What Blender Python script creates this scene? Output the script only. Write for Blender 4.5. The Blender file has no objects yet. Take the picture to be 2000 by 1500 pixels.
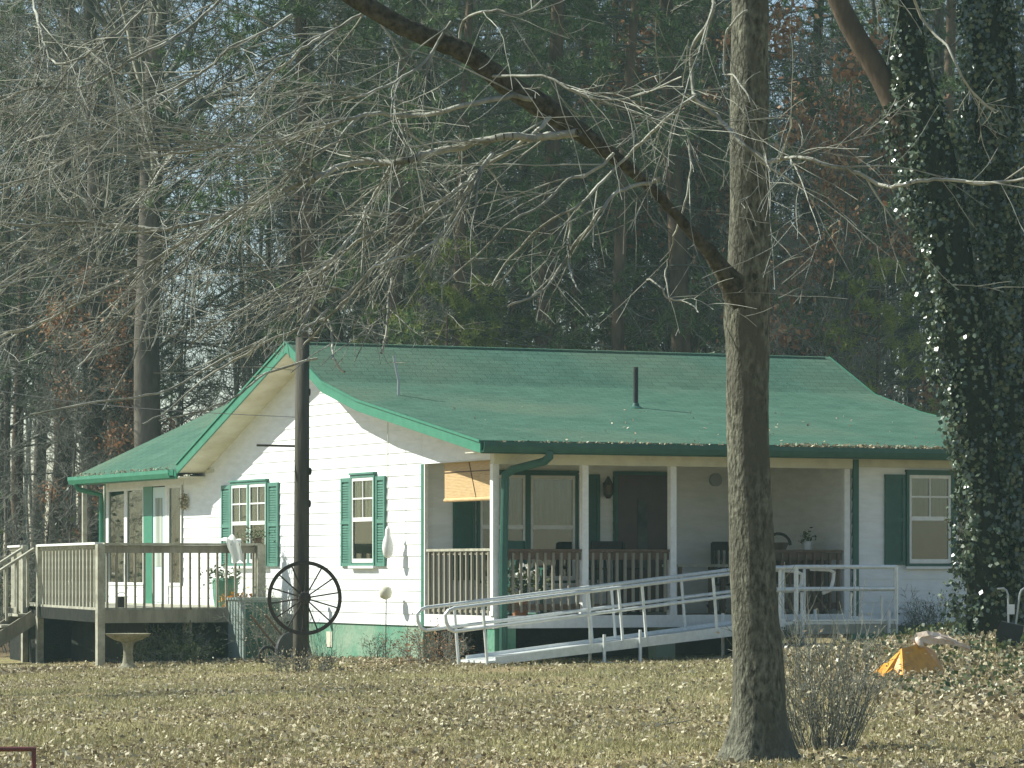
import bpy, math, random
import numpy as np
from mathutils import Vector, Matrix

# ------------------------------------------------------------------ camera, sky, sun, exposure
scn = bpy.context.scene
R = math.radians
ZC = 1.32
cam_d = bpy.data.cameras.new("camera")
cam = bpy.data.objects.new("camera", cam_d)
scn.collection.objects.link(cam)
cam.location = (0, 0, ZC)
cam.rotation_euler = (R(90), 0, 0)
cam_d.sensor_width = 36
cam_d.lens = 126
cam_d.shift_y = 0.18
cam_d.clip_start = 0.5
cam_d.clip_end = 3000
scn.camera = cam

SUN = Vector((-0.609, 0.155, 0.545)).normalized()      # direction towards the sun
world = bpy.data.worlds.new("World")
scn.world = world
world.use_nodes = True
wn = world.node_tree.nodes
wl = world.node_tree.links
bg = wn["Background"]
sky = wn.new("ShaderNodeTexSky")
sky.sky_type = 'NISHITA'
sky.sun_disc = False
sky.sun_elevation = math.asin(SUN.z)
sky.sun_rotation = math.atan2(SUN.x, SUN.y)
sky.air_density = 1.0
sky.dust_density = 0.4
wl.new(sky.outputs[0], bg.inputs[0])
bg.inputs[1].default_value = 0.075
sun_d = bpy.data.lights.new("sun", 'SUN')
sun_d.energy = 5.0
sun_d.angle = R(0.55)
sun_d.color = (0.97, 0.985, 0.87)
sun_o = bpy.data.objects.new("sun", sun_d)
sun_o.rotation_euler = SUN.to_track_quat('Z', 'Y').to_euler()
sun_o.location = (-30, 10, 40)
scn.collection.objects.link(sun_o)
scn.view_settings.view_transform = 'Standard'
scn.view_settings.look = 'None'
scn.view_settings.gamma = 1
scn.view_settings.exposure = 0.82
try:
    scn.cycles.max_bounces = 8
    scn.cycles.transparent_max_bounces = 12
except Exception:
    pass

# ------------------------------------------------------------------ helpers
COL = scn.collection
rnd = random.Random(7)
F, YH = 7000.0, 1110.0


def at(px, py, Y):
    """photo point at distance Y -> place in the world"""
    return Vector(((px - 1000) / F * Y, Y, ZC + (YH - py) / F * Y))


def terrain(x, y):
    h = 0.0
    left = max(0.0, -x)
    k = min(1.0, max(0.0, (y - 28) / 20.0))
    k = k * k * (3 - 2 * k)
    h -= 0.045 * left * k / (1 + 0.02 * left)
    h += 0.62 * math.exp(-((x - 8.2) ** 2) / (2 * 2.7 ** 2) - ((y - 46.5) ** 2) / (2 * 4.2 ** 2))
    h += 0.012 * math.sin(x * 1.3 + 1) * math.sin(y * 0.8) + 0.008 * math.sin(x * 3.1 + y * 1.9)
    return h


class MB:
    def __init__(s):
        s.v = []
        s.f = []

    def poly(s, pts):
        n = len(s.v)
        s.v += [tuple(p) for p in pts]
        s.f.append(tuple(range(n, n + len(pts))))
        return s

    def box(s, a, b):
        x0, y0, z0 = [min(a[i], b[i]) for i in range(3)]
        x1, y1, z1 = [max(a[i], b[i]) for i in range(3)]
        n = len(s.v)
        s.v += [(x0, y0, z0), (x1, y0, z0), (x1, y1, z0), (x0, y1, z0), (x0, y0, z1), (x1, y0, z1), (x1, y1, z1), (x0, y1, z1)]
        s.f += [tuple(n + i for i in q) for q in ((0, 3, 2, 1), (4, 5, 6, 7), (0, 1, 5, 4), (1, 2, 6, 5), (2, 3, 7, 6), (3, 0, 4, 7))]
        return s

    def prism(s, poly, ext):
        """closed polygon (3D points) pushed along the vector ext"""
        n = len(s.v)
        k = len(poly)
        ext = Vector(ext)
        s.v += [tuple(p) for p in poly] + [tuple(Vector(p) + ext) for p in poly]
        s.f.append(tuple(range(n, n + k)))
        s.f.append(tuple(reversed(range(n + k, n + 2 * k))))
        for i in range(k):
            j = (i + 1) % k
            s.f.append((n + i, n + j, n + k + j, n + k + i))
        return s

    def bar(s, a, b, w, h, up=(0, 0, 1)):
        a, b = Vector(a), Vector(b)
        d = (b - a).normalized()
        side = d.cross(Vector(up))
        if side.length < 1e-4:
            side = Vector((1, 0, 0))
        side.normalize()
        u2 = side.cross(d).normalized()
        q = [a + side * (w / 2 * i) + u2 * (h / 2 * j) for i, j in ((-1, -1), (1, -1), (1, 1), (-1, 1))]
        return s.prism(q, b - a)

    def tube(s, pts, rad, n=8, caps=True):
        pts = [Vector(p) for p in pts]
        if not hasattr(rad, '__len__'):
            rad = [rad] * len(pts)
        rings = []
        ref = None
        for i, p in enumerate(pts):
            if i == 0:
                d = pts[1] - pts[0]
            elif i == len(pts) - 1:
                d = pts[-1] - pts[-2]
            else:
                d = (pts[i + 1] - pts[i]).normalized() + (pts[i] - pts[i - 1]).normalized()
            d.normalize()
            if ref is None:
                ref = d.orthogonal().normalized()
            ref = (ref - d * ref.dot(d))
            if ref.length < 1e-5:
                ref = d.orthogonal()
            ref.normalize()
            b = d.cross(ref)
            m = len(s.v)
            for k in range(n):
                a = 2 * math.pi * k / n
                s.v.append(tuple(p + (ref * math.cos(a) + b * math.sin(a)) * rad[i]))
            rings.append(m)
        for r0, r1 in zip(rings, rings[1:]):
            for k in range(n):
                j = (k + 1) % n
                s.f.append((r0 + k, r0 + j, r1 + j, r1 + k))
        if caps:
            s.f.append(tuple(reversed(range(rings[0], rings[0] + n))))
            s.f.append(tuple(range(rings[-1], rings[-1] + n)))
        return s

    def lathe(s, prof, c=(0, 0, 0), n=24, wob=None):
        m0 = len(s.v)
        for r, z in prof:
            for k in range(n):
                a = 2 * math.pi * k / n
                rr = r * (wob(a, z) if wob else 1)
                s.v.append((c[0] + rr * math.cos(a), c[1] + rr * math.sin(a), c[2] + z))
        for i in range(len(prof) - 1):
            for k in range(n):
                j = (k + 1) % n
                s.f.append((m0 + i * n + k, m0 + i * n + j, m0 + (i + 1) * n + j, m0 + (i + 1) * n + k))
        s.f.append(tuple(reversed(range(m0, m0 + n))))
        e = m0 + (len(prof) - 1) * n
        s.f.append(tuple(range(e, e + n)))
        return s

    def build(s, name, mat, parent=None, smooth=False, kind=None, label=None):
        me = bpy.data.meshes.new(name)
        me.from_pydata([tuple(p) for p in s.v], [], s.f)
        me.materials.append(mat)
        if smooth:
            me.polygons.foreach_set('use_smooth', [True] * len(me.polygons))
        me.update()
        o = bpy.data.objects.new(name, me)
        COL.objects.link(o)
        if parent:
            o.parent = parent
        if kind:
            o['kind'] = kind
        if label:
            o['label'] = label
        return o


def np_mesh(name, V, Q, mat, parent=None, smooth=False):
    """V (n,3), Q (m,k) all faces the same size"""
    me = bpy.data.meshes.new(name)
    k = Q.shape[1]
    me.vertices.add(len(V))
    me.vertices.foreach_set('co', np.ascontiguousarray(V, dtype=np.float32).ravel())
    me.loops.add(len(Q) * k)
    me.loops.foreach_set('vertex_index', np.ascontiguousarray(Q, dtype=np.int32).ravel())
    me.polygons.add(len(Q))
    me.polygons.foreach_set('loop_start', np.arange(0, len(Q) * k, k, dtype=np.int32))
    me.polygons.foreach_set('loop_total', np.full(len(Q), k, dtype=np.int32))
    if smooth:
        me.polygons.foreach_set('use_smooth', np.ones(len(Q), dtype=bool))
    me.update(calc_edges=True)
    me.materials.append(mat)
    o = bpy.data.objects.new(name, me)
    COL.objects.link(o)
    if parent:
        o.parent = parent
    return o


class Segs:
    """a heap of tapered twigs"""
    def __init__(s):
        s.a, s.b, s.ra, s.rb = [], [], [], []

    def add(s, a, b, ra, rb):
        s.a.append(tuple(a)); s.b.append(tuple(b)); s.ra.append(ra); s.rb.append(rb)

    def line(s, pts, r0, r1):
        n = len(pts) - 1
        for i in range(n):
            s.add(pts[i], pts[i + 1], r0 + (r1 - r0) * i / n, r0 + (r1 - r0) * (i + 1) / n)

    def build(s, name, mat, parent=None, sides=4):
        A = np.array(s.a, float); B = np.array(s.b, float)
        ra = np.array(s.ra)[:, None]; rb = np.array(s.rb)[:, None]
        D = B - A
        L = np.linalg.norm(D, axis=1, keepdims=True) + 1e-9
        D = D / L
        ref = np.where(np.abs(D[:, 2:3]) > 0.9, np.array([[1.0, 0, 0]]), np.array([[0, 0, 1.0]]))
        U = np.cross(D, ref); U /= np.linalg.norm(U, axis=1, keepdims=True) + 1e-9
        W = np.cross(D, U)
        vs = []
        for e, r in ((A, ra), (B + D * 0.0, rb)):
            for k in range(sides):
                a = 2 * math.pi * k / sides
                vs.append(e + (U * math.cos(a) + W * math.sin(a)) * r)
        N = len(A)
        V = np.stack(vs, axis=1).reshape(-1, 3)
        base = (np.arange(N) * 2 * sides)[:, None]
        Q = np.concatenate([base + np.array([[k, (k + 1) % sides, sides + (k + 1) % sides, sides + k]]) for k in range(sides)])
        return np_mesh(name, V, Q, mat, parent, smooth=(sides > 4))


def leaf_mesh(name, P, size, mat, parent=None, seed=1, flat=0.0, aspect=0.55, nrm=None, droop=0):
    """many single leaves: P (n,3) centres, size (n,)"""
    g = np.random.default_rng(seed)
    n = len(P)
    D = g.normal(size=(n, 3))
    D[:, 2] *= (1 - flat)
    D[:, 2] -= droop
    D /= np.linalg.norm(D, axis=1, keepdims=True)
    if nrm is None:
        W = g.normal(size=(n, 3))
    else:
        W = np.cross(nrm + g.normal(size=(n, 3)) * 0.45, D)
    if flat > 0:
        W[:, 2] *= (1 - flat)
    W -= D * (W * D).sum(1, keepdims=True)
    W /= np.linalg.norm(W, axis=1, keepdims=True) + 1e-9
    s = size[:, None]
    V = np.stack([P - D * s * 0.5, P + W * s * aspect * 0.5, P + D * s * 0.5, P - W * s * aspect * 0.5], axis=1).reshape(-1, 3)
    Q = (np.arange(n) * 4)[:, None] + np.array([[0, 1, 2, 3]])
    return np_mesh(name, V, Q, mat, parent)


def thing(name, label, cat, loc=(0, 0, 0), rz=0, group=None, parent=None):
    o = bpy.data.objects.new(name, None)
    o.empty_display_size = 0.2
    COL.objects.link(o)
    o.location = loc
    o.rotation_euler = (0, 0, rz)
    if parent:
        o.parent = parent
    return tag(o, label, cat, group)


def tag(o, label=None, cat=None, group=None, kind=None):
    if label: o['label'] = label
    if cat: o['category'] = cat
    if group: o['group'] = group
    if kind: o['kind'] = kind
    return o


def copy_tree(o, parent=None):
    c = o.copy()
    COL.objects.link(c)
    if parent:
        c.parent = parent
        c.matrix_parent_inverse = Matrix.Identity(4)
    for ch in list(o.children):
        copy_tree(ch, c)
    return c


# ------------------------------------------------------------------ materials
def mat(name, col, rough=0.7, spec=0.3, metal=0.0, var=None, scale=8, detail=4, bump=0.0, bscale=40, island=None, stretch=None, var2=None, coat=0):
    m = bpy.data.materials.new(name)
    m.use_nodes = True
    nt = m.node_tree
    n, l = nt.nodes, nt.links
    b = n["Principled BSDF"]
    b.inputs['Roughness'].default_value = rough
    b.inputs['Specular IOR Level'].default_value = spec
    b.inputs['Metallic'].default_value = metal
    if coat:
        b.inputs['Coat Weight'].default_value = coat
    b.inputs['Base Color'].default_value = (*col, 1)
    tc = n.new('ShaderNodeTexCoord')
    mp = n.new('ShaderNodeMapping')
    l.new(tc.outputs['Object'], mp.inputs[0])
    if stretch:
        mp.inputs['Scale'].default_value = stretch
    last = None
    if var:
        nz = n.new('ShaderNodeTexNoise')
        nz.inputs['Scale'].default_value = scale
        nz.inputs['Detail'].default_value = detail
        nz.inputs['Roughness'].default_value = 0.62
        l.new(mp.outputs[0], nz.inputs[0])
        cr = n.new('ShaderNodeValToRGB')
        cr.color_ramp.elements[0].position = 0.36
        cr.color_ramp.elements[1].position = 0.66
        cr.color_ramp.elements[0].color = (*col, 1)
        cr.color_ramp.elements[1].color = (*var, 1)
        l.new(nz.outputs[0], cr.inputs[0])
        last = cr.outputs[0]
        if var2:
            nz2 = n.new('ShaderNodeTexNoise')
            nz2.inputs['Scale'].default_value = scale * 0.17
            nz2.inputs['Detail'].default_value = 5
            l.new(mp.outputs[0], nz2.inputs[0])
            c2 = n.new('ShaderNodeValToRGB')
            c2.color_ramp.elements[0].position = 0.45
            c2.color_ramp.elements[1].position = 0.62
            l.new(nz2.outputs[0], c2.inputs[0])
            mx = n.new('ShaderNodeMix'); mx.data_type = 'RGBA'
            l.new(c2.outputs[0], mx.inputs[0])
            l.new(last, mx.inputs[6])
            mx.inputs[7].default_value = (*var2, 1)
            last = mx.outputs[2]
    if island:
        ge = n.new('ShaderNodeNewGeometry')
        cr = n.new('ShaderNodeValToRGB')
        cr.color_ramp.interpolation = 'LINEAR'
        els = cr.color_ramp.elements
        els[0].color = (*island[0], 1)
        els[1].color = (*island[-1], 1)
        for i, c in enumerate(island[1:-1]):
            e = els.new((i + 1) / (len(island) - 1))
            e.color = (*c, 1)
        l.new(ge.outputs['Random Per Island'], cr.inputs[0])
        last = cr.outputs[0]
    if last is not None:
        l.new(last, b.inputs['Base Color'])
    if bump:
        nb = n.new('ShaderNodeTexNoise')
        nb.inputs['Scale'].default_value = bscale
        nb.inputs['Detail'].default_value = 6
        l.new(mp.outputs[0], nb.inputs[0])
        bp = n.new('ShaderNodeBump')
        bp.inputs['Strength'].default_value = bump
        bp.inputs['Distance'].default_value = 0.03
        l.new(nb.outputs[0], bp.inputs['Height'])
        l.new(bp.outputs[0], b.inputs['Normal'])
    return m


def leafmat(name, island, rough=0.5, spec=0.4, transl=0.25):
    m = mat(name, island[0], rough, spec, island=island)
    n, l = m.node_tree.nodes, m.node_tree.links
    b = n["Principled BSDF"]
    tr = n.new('ShaderNodeBsdfTranslucent')
    src = b.inputs['Base Color'].links[0].from_socket
    l.new(src, tr.inputs[0])
    mx = n.new('ShaderNodeMixShader')
    mx.inputs[0].default_value = transl
    l.new(b.outputs[0], mx.inputs[1])
    l.new(tr.outputs[0], mx.inputs[2])
    l.new(mx.outputs[0], n['Material Output'].inputs[0])
    return m


M = {}
M['siding'] = mat('siding_paint', (0.80, 0.81, 0.80), 0.55, 0.3, var=(0.70, 0.71, 0.69), scale=3, bump=0.08, bscale=30, stretch=(1, 1, 4))
M['trim'] = mat('cream_trim', (0.62, 0.60, 0.48), 0.6, 0.3, var=(0.52, 0.50, 0.40), scale=5)
M['soffit'] = mat('soffit_paint', (0.74, 0.70, 0.56), 0.7, 0.2, var=(0.60, 0.55, 0.40), scale=2.5)
M['white'] = mat('white_paint', (0.78, 0.78, 0.76), 0.5, 0.35, var=(0.68, 0.68, 0.65), scale=12)
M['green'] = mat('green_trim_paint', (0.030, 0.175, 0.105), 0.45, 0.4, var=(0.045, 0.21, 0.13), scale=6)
M['dkgreen'] = mat('dark_and_shaded_green', (0.020, 0.085, 0.062), 0.5, 0.4, var=(0.028, 0.105, 0.078), scale=7)  # puts front-side shade into the trim green; also serves truly dark green parts
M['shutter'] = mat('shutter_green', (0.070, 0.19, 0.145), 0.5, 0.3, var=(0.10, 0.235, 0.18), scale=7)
M['found'] = mat('painted_block', (0.085, 0.24, 0.16), 0.8, 0.2, var=(0.17, 0.30, 0.21), scale=3.2, bump=0.4, bscale=14, var2=(0.28, 0.34, 0.25))
M['wood'] = mat('weathered_wood', (0.30, 0.28, 0.22), 0.85, 0.15, var=(0.19, 0.17, 0.13), scale=6, bump=0.3, bscale=30, stretch=(1, 1, 0.25))
M['woodpale'] = mat('pale_weathered_wood', (0.42, 0.41, 0.33), 0.85, 0.15, var=(0.27, 0.25, 0.19), scale=7, bump=0.3, bscale=30)
M['wooddark'] = mat('dark_stained_wood', (0.10, 0.065, 0.045), 0.8, 0.2, var=(0.15, 0.10, 0.07), scale=8, bump=0.3)
M['underfloor_shade'] = mat('shade_black_green', (0.014, 0.017, 0.014), 0.9, 0.1, var=(0.03, 0.03, 0.024), scale=5, bump=0.3)  # near-black stand-in for the shade under deck and porch
M['pole'] = mat('creosote_wood', (0.045, 0.042, 0.033), 0.85, 0.2, var=(0.085, 0.075, 0.058), scale=10, bump=0.5, bscale=20, stretch=(1, 1, 0.15))
M['iron'] = mat('rusty_iron', (0.028, 0.024, 0.022), 0.7, 0.3, var=(0.065, 0.042, 0.03), scale=20, bump=0.2)
M['alu'] = mat('brushed_aluminium', (0.74, 0.76, 0.74), 0.40, 0.5, metal=0.25, var=(0.62, 0.64, 0.62), scale=14)
M['conc'] = mat('mossy_concrete', (0.30, 0.28, 0.22), 0.9, 0.1, var=(0.17, 0.16, 0.10), scale=14, bump=0.4, bscale=30)
M['bamboo'] = mat('bamboo_blind', (0.60, 0.42, 0.22), 0.7, 0.2, var=(0.48, 0.32, 0.16), scale=6, stretch=(1, 1, 10))
M['door'] = mat('door_dark_red', (0.05, 0.025, 0.02), 0.4, 0.4, var=(0.07, 0.035, 0.03), scale=4)
M['paleblue'] = mat('pale_blue_door', (0.52, 0.66, 0.66), 0.4, 0.4)
M['black'] = mat('black_rubber', (0.015, 0.016, 0.018), 0.6, 0.3, var=(0.03, 0.03, 0.03), scale=9)
M['redpipe'] = mat('dark_red_pipe', (0.14, 0.035, 0.035), 0.5, 0.4, var=(0.10, 0.04, 0.035), scale=20)
M['orange'] = mat('ochre_plastic_sheet', (0.70, 0.33, 0.03), 0.45, 0.4, var=(0.48, 0.22, 0.03), scale=9, bump=0.3, bscale=6)
M['drift'] = mat('bleached_wood', (0.72, 0.60, 0.50), 0.8, 0.15, var=(0.52, 0.42, 0.33), scale=9, bump=0.5, bscale=14)
M['acbox'] = mat('grey_green_metal', (0.22, 0.27, 0.24), 0.5, 0.4, var=(0.27, 0.32, 0.29), scale=4)
M['cloth'] = mat('white_cloth', (0.75, 0.76, 0.72), 0.85, 0.1, bump=0.4, bscale=9)
M['brass'] = mat('aged_brass', (0.09, 0.07, 0.035), 0.4, 0.5, metal=0.7)
M['clay'] = mat('clay_pot', (0.36, 0.17, 0.09), 0.8, 0.2)
M['greyblue'] = mat('galvanised_metal', (0.34, 0.37, 0.38), 0.4, 0.5, metal=0.6)
M['wire'] = mat('dark_wire', (0.03, 0.03, 0.03), 0.6, 0.3)
M['rope'] = mat('pale_rope', (0.50, 0.50, 0.45), 0.9, 0.1)
M['lime'] = mat('painted_timber', (0.45, 0.48, 0.10), 0.6, 0.3)

M['bark'] = mat('grey_bark', (0.045, 0.043, 0.032), 0.9, 0.15, var=(0.22, 0.215, 0.16), scale=30, detail=8, bump=1.0, bscale=42, stretch=(1, 1, 0.45), var2=(0.10, 0.095, 0.072))
M['limbbark'] = mat('limb_bark', (0.038, 0.034, 0.024), 0.9, 0.15, var=(0.11, 0.098, 0.07), scale=22, detail=6, bump=0.9, bscale=22)
M['twig'] = mat('pale_twig_bark', (0.12, 0.12, 0.09), 0.75, 0.3, var=(0.44, 0.435, 0.37), scale=3.2, detail=5, bump=0.3, bscale=30)
M['twig2'] = mat('grey_brown_twig', (0.12, 0.125, 0.10), 0.85, 0.2, var=(0.27, 0.27, 0.225), scale=2.2, detail=4)
M['twig3'] = mat('dark_twig', (0.065, 0.072, 0.058), 0.85, 0.2, var=(0.16, 0.165, 0.135), scale=1.3, detail=4)
M['ivybark'] = mat('ivy_covered_bark', (0.012, 0.016, 0.010), 0.95, 0.05, var=(0.03, 0.032, 0.02), scale=12, bump=0.8, bscale=16)
M['trunkf'] = mat('forest_bark', (0.060, 0.052, 0.042), 0.9, 0.1, var=(0.16, 0.14, 0.115), scale=3, detail=6, bump=0.8, bscale=9, stretch=(1, 1, 0.3))
M['trunkp'] = mat('pine_bark', (0.075, 0.055, 0.04), 0.9, 0.1, var=(0.17, 0.12, 0.085), scale=4, detail=6, bump=0.8, bscale=9, stretch=(1, 1, 0.3))
M['needle'] = leafmat('pine_needles', [(0.055, 0.10, 0.040), (0.09, 0.15, 0.055), (0.15, 0.21, 0.08)], 0.5, 0.35, 0.3)
M['needley'] = leafmat('yellow_green_needles', [(0.17, 0.21, 0.045), (0.25, 0.29, 0.065), (0.34, 0.37, 0.10)], 0.5, 0.35, 0.3)
M['rust'] = leafmat('rust_brown_leaves', [(0.17, 0.075, 0.035), (0.30, 0.15, 0.075), (0.50, 0.32, 0.19)], 0.6, 0.25, 0.3)
M['ivy'] = leafmat('glossy_ivy_leaves', [(0.020, 0.038, 0.016), (0.045, 0.070, 0.032), (0.10, 0.13, 0.07)], 0.28, 0.75, 0.03)
M['shrubleaf'] = leafmat('shrub_leaves', [(0.03, 0.05, 0.015), (0.07, 0.10, 0.03), (0.14, 0.15, 0.06)], 0.4, 0.5, 0.15)
M['litter'] = leafmat('dead_leaves', [(0.12, 0.085, 0.050), (0.30, 0.24, 0.14), (0.42, 0.36, 0.23), (0.58, 0.53, 0.39)], 0.65, 0.25, 0.12)
M['grass'] = leafmat('winter_grass', [(0.21, 0.195, 0.09), (0.34, 0.31, 0.155), (0.47, 0.42, 0.24)], 0.7, 0.15, 0.2)
M['leafglint'] = leafmat('white_leaf_glints', [(0.7, 0.7, 0.66), (0.8, 0.8, 0.78)], 0.5, 0.3, 0.2)  # white flecks that paint sun-glint on leaves
M['orangeflower'] = leafmat('orange_petals', [(0.6, 0.22, 0.03), (0.75, 0.40, 0.06)], 0.5, 0.3, 0.2)

# roof shingles: horizontal courses across the slope, granule speckle, soft blotches
def shingle():
    m = mat('green_shingles', (0.052, 0.125, 0.088), 0.9, 0.15, var=(0.078, 0.162, 0.115), scale=2.2, detail=9, bump=0.5, bscale=45, var2=(0.092, 0.155, 0.105))
    n, l = m.node_tree.nodes, m.node_tree.links
    b = n["Principled BSDF"]
    tc = n.new('ShaderNodeTexCoord')
    br = n.new('ShaderNodeTexBrick')
    br.inputs['Scale'].default_value = 1
    br.inputs['Brick Width'].default_value = 0.30
    br.inputs['Row Height'].default_value = 0.14
    br.inputs['Mortar Size'].default_value = 0.010
    br.inputs['Mortar Smooth'].default_value = 0.4
    br.inputs['Color1'].default_value = (0.86, 0.86, 0.86, 1)
    br.inputs['Color2'].default_value = (1.06, 1.06, 1.06, 1)
    br.inputs['Mortar'].default_value = (0.55, 0.55, 0.55, 1)
    l.new(tc.outputs['Object'], br.inputs['Vector'])
    mx = n.new('ShaderNodeMix'); mx.data_type = 'RGBA'; mx.blend_type = 'MULTIPLY'
    mx.inputs[0].default_value = 0.9
    src = b.inputs['Base Color'].links[0].from_socket
    l.new(src, mx.inputs[6]); l.new(br.outputs['Color'], mx.inputs[7])
    l.new(mx.outputs[2], b.inputs['Base Color'])
    return m
M['shingle'] = shingle()


def glassmat():
    m = bpy.data.materials.new('window_glass')
    m.use_nodes = True
    n, l = m.node_tree.nodes, m.node_tree.links
    n.remove(n["Principled BSDF"])
    t = n.new('ShaderNodeBsdfTransparent'); t.inputs[0].default_value = (0.6, 0.66, 0.63, 1)
    g = n.new('ShaderNodeBsdfGlossy'); g.inputs['Roughness'].default_value = 0.03
    lw = n.new('ShaderNodeLayerWeight'); lw.inputs[0].default_value = 0.25
    mr = n.new('ShaderNodeMapRange')
    mr.inputs['To Min'].default_value = 0.07
    mr.inputs['To Max'].default_value = 0.42
    l.new(lw.outputs['Fresnel'], mr.inputs[0])
    x = n.new('ShaderNodeMixShader')
    l.new(mr.outputs[0], x.inputs[0]); l.new(t.outputs[0], x.inputs[1]); l.new(g.outputs[0], x.inputs[2])
    l.new(x.outputs[0], n['Material Output'].inputs[0])
    return m
M['glass'] = glassmat()


def curtainmat(name, ca, cb, scale):
    m = bpy.data.materials.new(name)
    m.use_nodes = True
    n, l = m.node_tree.nodes, m.node_tree.links
    b = n["Principled BSDF"]; b.inputs['Roughness'].default_value = 0.9
    tc = n.new('ShaderNodeTexCoord')
    mp = n.new('ShaderNodeMapping'); mp.inputs['Scale'].default_value = (1, 1, 0.04)
    w = n.new('ShaderNodeTexNoise'); w.inputs['Scale'].default_value = scale; w.inputs['Detail'].default_value = 2
    cr = n.new('ShaderNodeValToRGB')
    cr.color_ramp.elements[0].position = 0.42; cr.color_ramp.elements[1].position = 0.6
    cr.color_ramp.elements[0].color = (*ca, 1); cr.color_ramp.elements[1].color = (*cb, 1)
    l.new(tc.outputs['Object'], mp.inputs[0]); l.new(mp.outputs[0], w.inputs[0]); l.new(w.outputs[0], cr.inputs[0])
    l.new(cr.outputs[0], b.inputs['Base Color'])
    return m
M['curtain'] = curtainmat('striped_curtain', (0.36, 0.20, 0.15), (0.80, 0.80, 0.58), 26)
M['sheer'] = curtainmat('sheer_curtain', (0.24, 0.27, 0.23), (0.40, 0.42, 0.36), 14)
M['dim'] = mat('dim_interior', (0.05, 0.065, 0.062), 0.9, 0.1, var=(0.11, 0.125, 0.115), scale=3)  # dark tone stands in for unlit rooms behind glass


def groundmat():
    m = bpy.data.materials.new('winter_lawn')
    m.use_nodes = True
    n, l = m.node_tree.nodes, m.node_tree.links
    b = n["Principled BSDF"]; b.inputs['Roughness'].default_value = 0.95; b.inputs['Specular IOR Level'].default_value = 0.1
    tc = n.new('ShaderNodeTexCoord')
    big = n.new('ShaderNodeTexNoise'); big.inputs['Scale'].default_value = 0.35; big.inputs['Detail'].default_value = 6
    sm = n.new('ShaderNodeTexNoise'); sm.inputs['Scale'].default_value = 14; sm.inputs['Detail'].default_value = 6
    l.new(tc.outputs['Object'], big.inputs[0]); l.new(tc.outputs['Object'], sm.inputs[0])
    c1 = n.new('ShaderNodeValToRGB')
    e = c1.color_ramp.elements
    e[0].position = 0.38; e[1].position = 0.62
    e[0].color = (0.31, 0.245, 0.14, 1); e[1].color = (0.27, 0.25, 0.12, 1)
    c2 = n.new('ShaderNodeValToRGB')
    e = c2.color_ramp.elements
    e[0].position = 0.35; e[1].position = 0.7
    e[0].color = (0.45, 0.45, 0.45, 1); e[1].color = (1.35, 1.3, 1.2, 1)
    l.new(big.outputs[0], c1.inputs[0]); l.new(sm.outputs[0], c2.inputs[0])
    mx = n.new('ShaderNodeMix'); mx.data_type = 'RGBA'; mx.blend_type = 'MULTIPLY'; mx.inputs[0].default_value = 1
    l.new(c1.outputs[0], mx.inputs[6]); l.new(c2.outputs[0], mx.inputs[7])
    # forest floor and beds: brown
    sep = n.new('ShaderNodeSeparateXYZ'); l.new(tc.outputs['Object'], sep.inputs[0])
    mr = n.new('ShaderNodeMapRange'); mr.inputs['From Min'].default_value = 66; mr.inputs['From Max'].default_value = 74
    l.new(sep.outputs['Y'], mr.inputs[0])
    m2 = n.new('ShaderNodeMix'); m2.data_type = 'RGBA'
    l.new(mr.outputs[0], m2.inputs[0]); l.new(mx.outputs[2], m2.inputs[6]); m2.inputs[7].default_value = (0.11, 0.075, 0.045, 1)
    l.new(m2.outputs[2], b.inputs['Base Color'])
    bp = n.new('ShaderNodeBump'); bp.inputs['Strength'].default_value = 0.8; bp.inputs['Distance'].default_value = 0.06
    l.new(sm.outputs[0], bp.inputs['Height']); l.new(bp.outputs[0], b.inputs['Normal'])
    return m
M['ground'] = groundmat()

# ------------------------------------------------------------------ ground
def build_ground():
    xs = np.concatenate([np.linspace(-400, -24, 14), np.linspace(-22, 22, 120), np.linspace(24, 400, 14)])
    ys = np.concatenate([np.linspace(-60, 8, 8), np.linspace(9, 75, 190), np.linspace(80, 900, 22)])
    V = np.array([(x, y, terrain(x, y)) for y in ys for x in xs])
    nx, ny = len(xs), len(ys)
    i = np.arange(nx - 1)[None, :] + (np.arange(ny - 1) * nx)[:, None]
    i = i.ravel()[:, None]
    Q = np.concatenate([i, i + 1, i + nx + 1, i + nx], axis=1)
    o = np_mesh('ground', V, Q, M['ground'], smooth=True)
    tag(o, kind='structure')
build_ground()

# ------------------------------------------------------------------ the house (local axes: x along the porch front, y along the gable wall)
ANG = R(24.9)
HC = Vector((-0.25, 50.0, 0.0))
Hrot = Matrix.Rotation(ANG, 4, 'Z')


def hw(s, t, z=0.0):
    return HC + Hrot.to_3x3() @ Vector((s, t, z))


house = thing('house', 'white lap-sided one-storey house with green shingle roof, green trim and shaded front porch', 'house', HC, ANG)
L_H = 8.72
PD = 2.51          # porch depth
SB = 0.48          # siding bottom
RP = [(-0.64, 3.08), (3.8, 3.83), (5.2, 4.17), (6.69, 4.86), (11.77, 3.09)]


def roofz(t):
    if t <= RP[0][0]: return RP[0][1]
    for (a, za), (b, zb) in zip(RP, RP[1:]):
        if t <= b:
            return za + (zb - za) * (t - a) / (b - a)
    return RP[-1][1]


def trange(z, lo, hi):
    """where the gable wall reaches height z below the roof (roof - 0.14)"""
    zz = z + 0.14
    t0, t1 = lo, hi
    if zz > roofz(lo):
        for (a, za), (b, zb) in zip(RP[:4], RP[1:4]):
            if za <= zz <= zb:
                t0 = a + (b - a) * (zz - za) / (zb - za)
    if zz > roofz(hi):
        a, za = RP[3]; b, zb = RP[4]
        t1 = b + (a - b) * (zz - zb) / (za - zb)
    return t0, t1


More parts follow.
